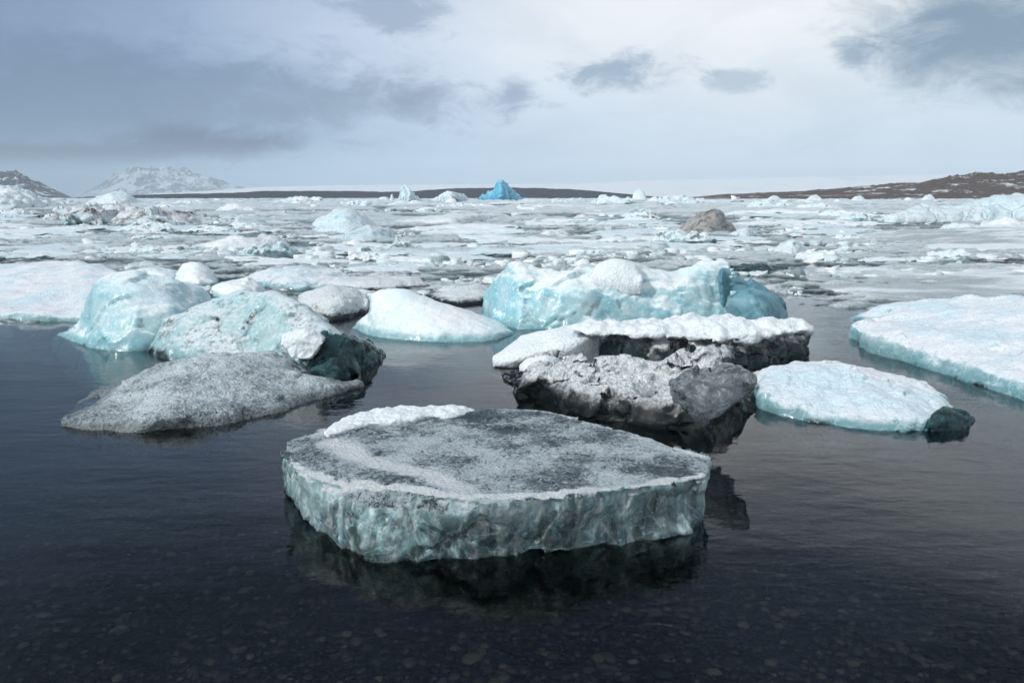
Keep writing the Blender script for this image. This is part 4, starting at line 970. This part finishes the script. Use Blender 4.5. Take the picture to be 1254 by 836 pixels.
# unseen sky: darker cloud overhead in front; behind, brightened to fill haze and ice fronts
ab = mx_(mr_(nA, 0.35, 0.65), S(66, 78, 104), S(118, 134, 168))
bk = mx_(mr_(nA, 0.35, 0.65), S(208, 216, 226), S(246, 248, 250))
front = mr_(sx.outputs[1], -0.25, 0.45)
up_ = mx_(front, bk, ab)
base = mx_(mr_(m_('ADD', el, m_('MULTIPLY', m_('SUBTRACT', nA, 0.5), 0.15)), R(17), R(27)), base, up_)
base = mx_(mr_(sx.outputs[1], 0.35, -0.15), base, bk)
def patch(base, px, py, wx, wy, col, strength, ragged=1.0, soft=0.9):
    a0, e0 = azel(px, py); ra = wx / F; re = wy / F
    dx = m_('DIVIDE', m_('SUBTRACT', az, a0), ra); dy = m_('DIVIDE', m_('SUBTRACT', el, e0), re)
    d = m_('SQRT', m_('ADD', m_('MULTIPLY', dx, dx), m_('MULTIPLY', dy, dy)))
    d = m_('ADD', d, m_('MULTIPLY', m_('SUBTRACT', nB, 0.5), 2.4 * ragged)); d = m_('ADD', d, m_('MULTIPLY', m_('SUBTRACT', nC, 0.5), 2.8 * ragged))
    return mx_(mr_(d, 1.0 - soft + 0.15, 1.15, strength, 0), base, col)
base = patch(base, 90, 120, 420, 80, S(102, 126, 156), 0.75, 0.6, 0.95)
base = patch(base, 420, 130, 220, 30, S(140, 158, 184), 0.5, 0.8)
base = patch(base, 30, 187, 210, 13, S(78, 96, 126), 0.95, 0.35)
base = patch(base, 255, 178, 115, 22, S(80, 96, 126), 0.95, 0.5)
base = patch(base, 120, 215, 160, 22, S(122, 150, 176), 0.6, 0.3)
base = patch(base, 490, 12, 80, 26, S(150, 170, 196), 0.8, 0.9)
base = patch(base, 632, 118, 28, 24, S(140, 162, 190), 0.75, 0.8, 1.0)
base = patch(base, 770, 90, 75, 26, S(150, 172, 196), 0.9, 0.9)
base = patch(base, 905, 100, 45, 15, S(165, 184, 205), 0.7, 0.9)
base = patch(base, 1045, 66, 32, 20, S(140, 165, 188), 0.85, 0.7)
base = patch(base, 1215, 40, 150, 75, S(116, 144, 168), 0.95, 0.45, 1.0)
cl10 = N_('ShaderNodeVectorMath', {0: base}, operation='SCALE'); cl10.inputs['Scale'].default_value = 10.0
cover = mr_(nA, 0.30, 0.22, 1.0, 0.94)
colr = mx_(0.97, sky.outputs[0], cl10.outputs[0])
bg = N_('ShaderNodeBackground', {'Color': colr, 'Strength': 0.1})
wo = N_('ShaderNodeOutputWorld'); T.links.new(bg.outputs[0], wo.inputs[0])
w.cycles.sampling_method = 'MANUAL'; w.cycles.sample_map_resolution = 1024

# ------------------------------------------------------------------ render settings
scene.render.engine = 'CYCLES'
cy = scene.cycles
cy.use_denoising = True
try: cy.denoiser = 'OPENIMAGEDENOISE'
except Exception: pass
cy.max_bounces = 10; cy.diffuse_bounces = 3; cy.glossy_bounces = 4; cy.transmission_bounces = 7; cy.transparent_max_bounces = 8; cy.volume_bounces = 1
cy.caustics_reflective = False; cy.caustics_refractive = False; cy.sample_clamp_indirect = 6.0
vs = scene.view_settings; vs.view_transform = 'Standard'; vs.look = 'None'; vs.exposure = 0.0; vs.gamma = 1.0; vs.use_curve_mapping = False
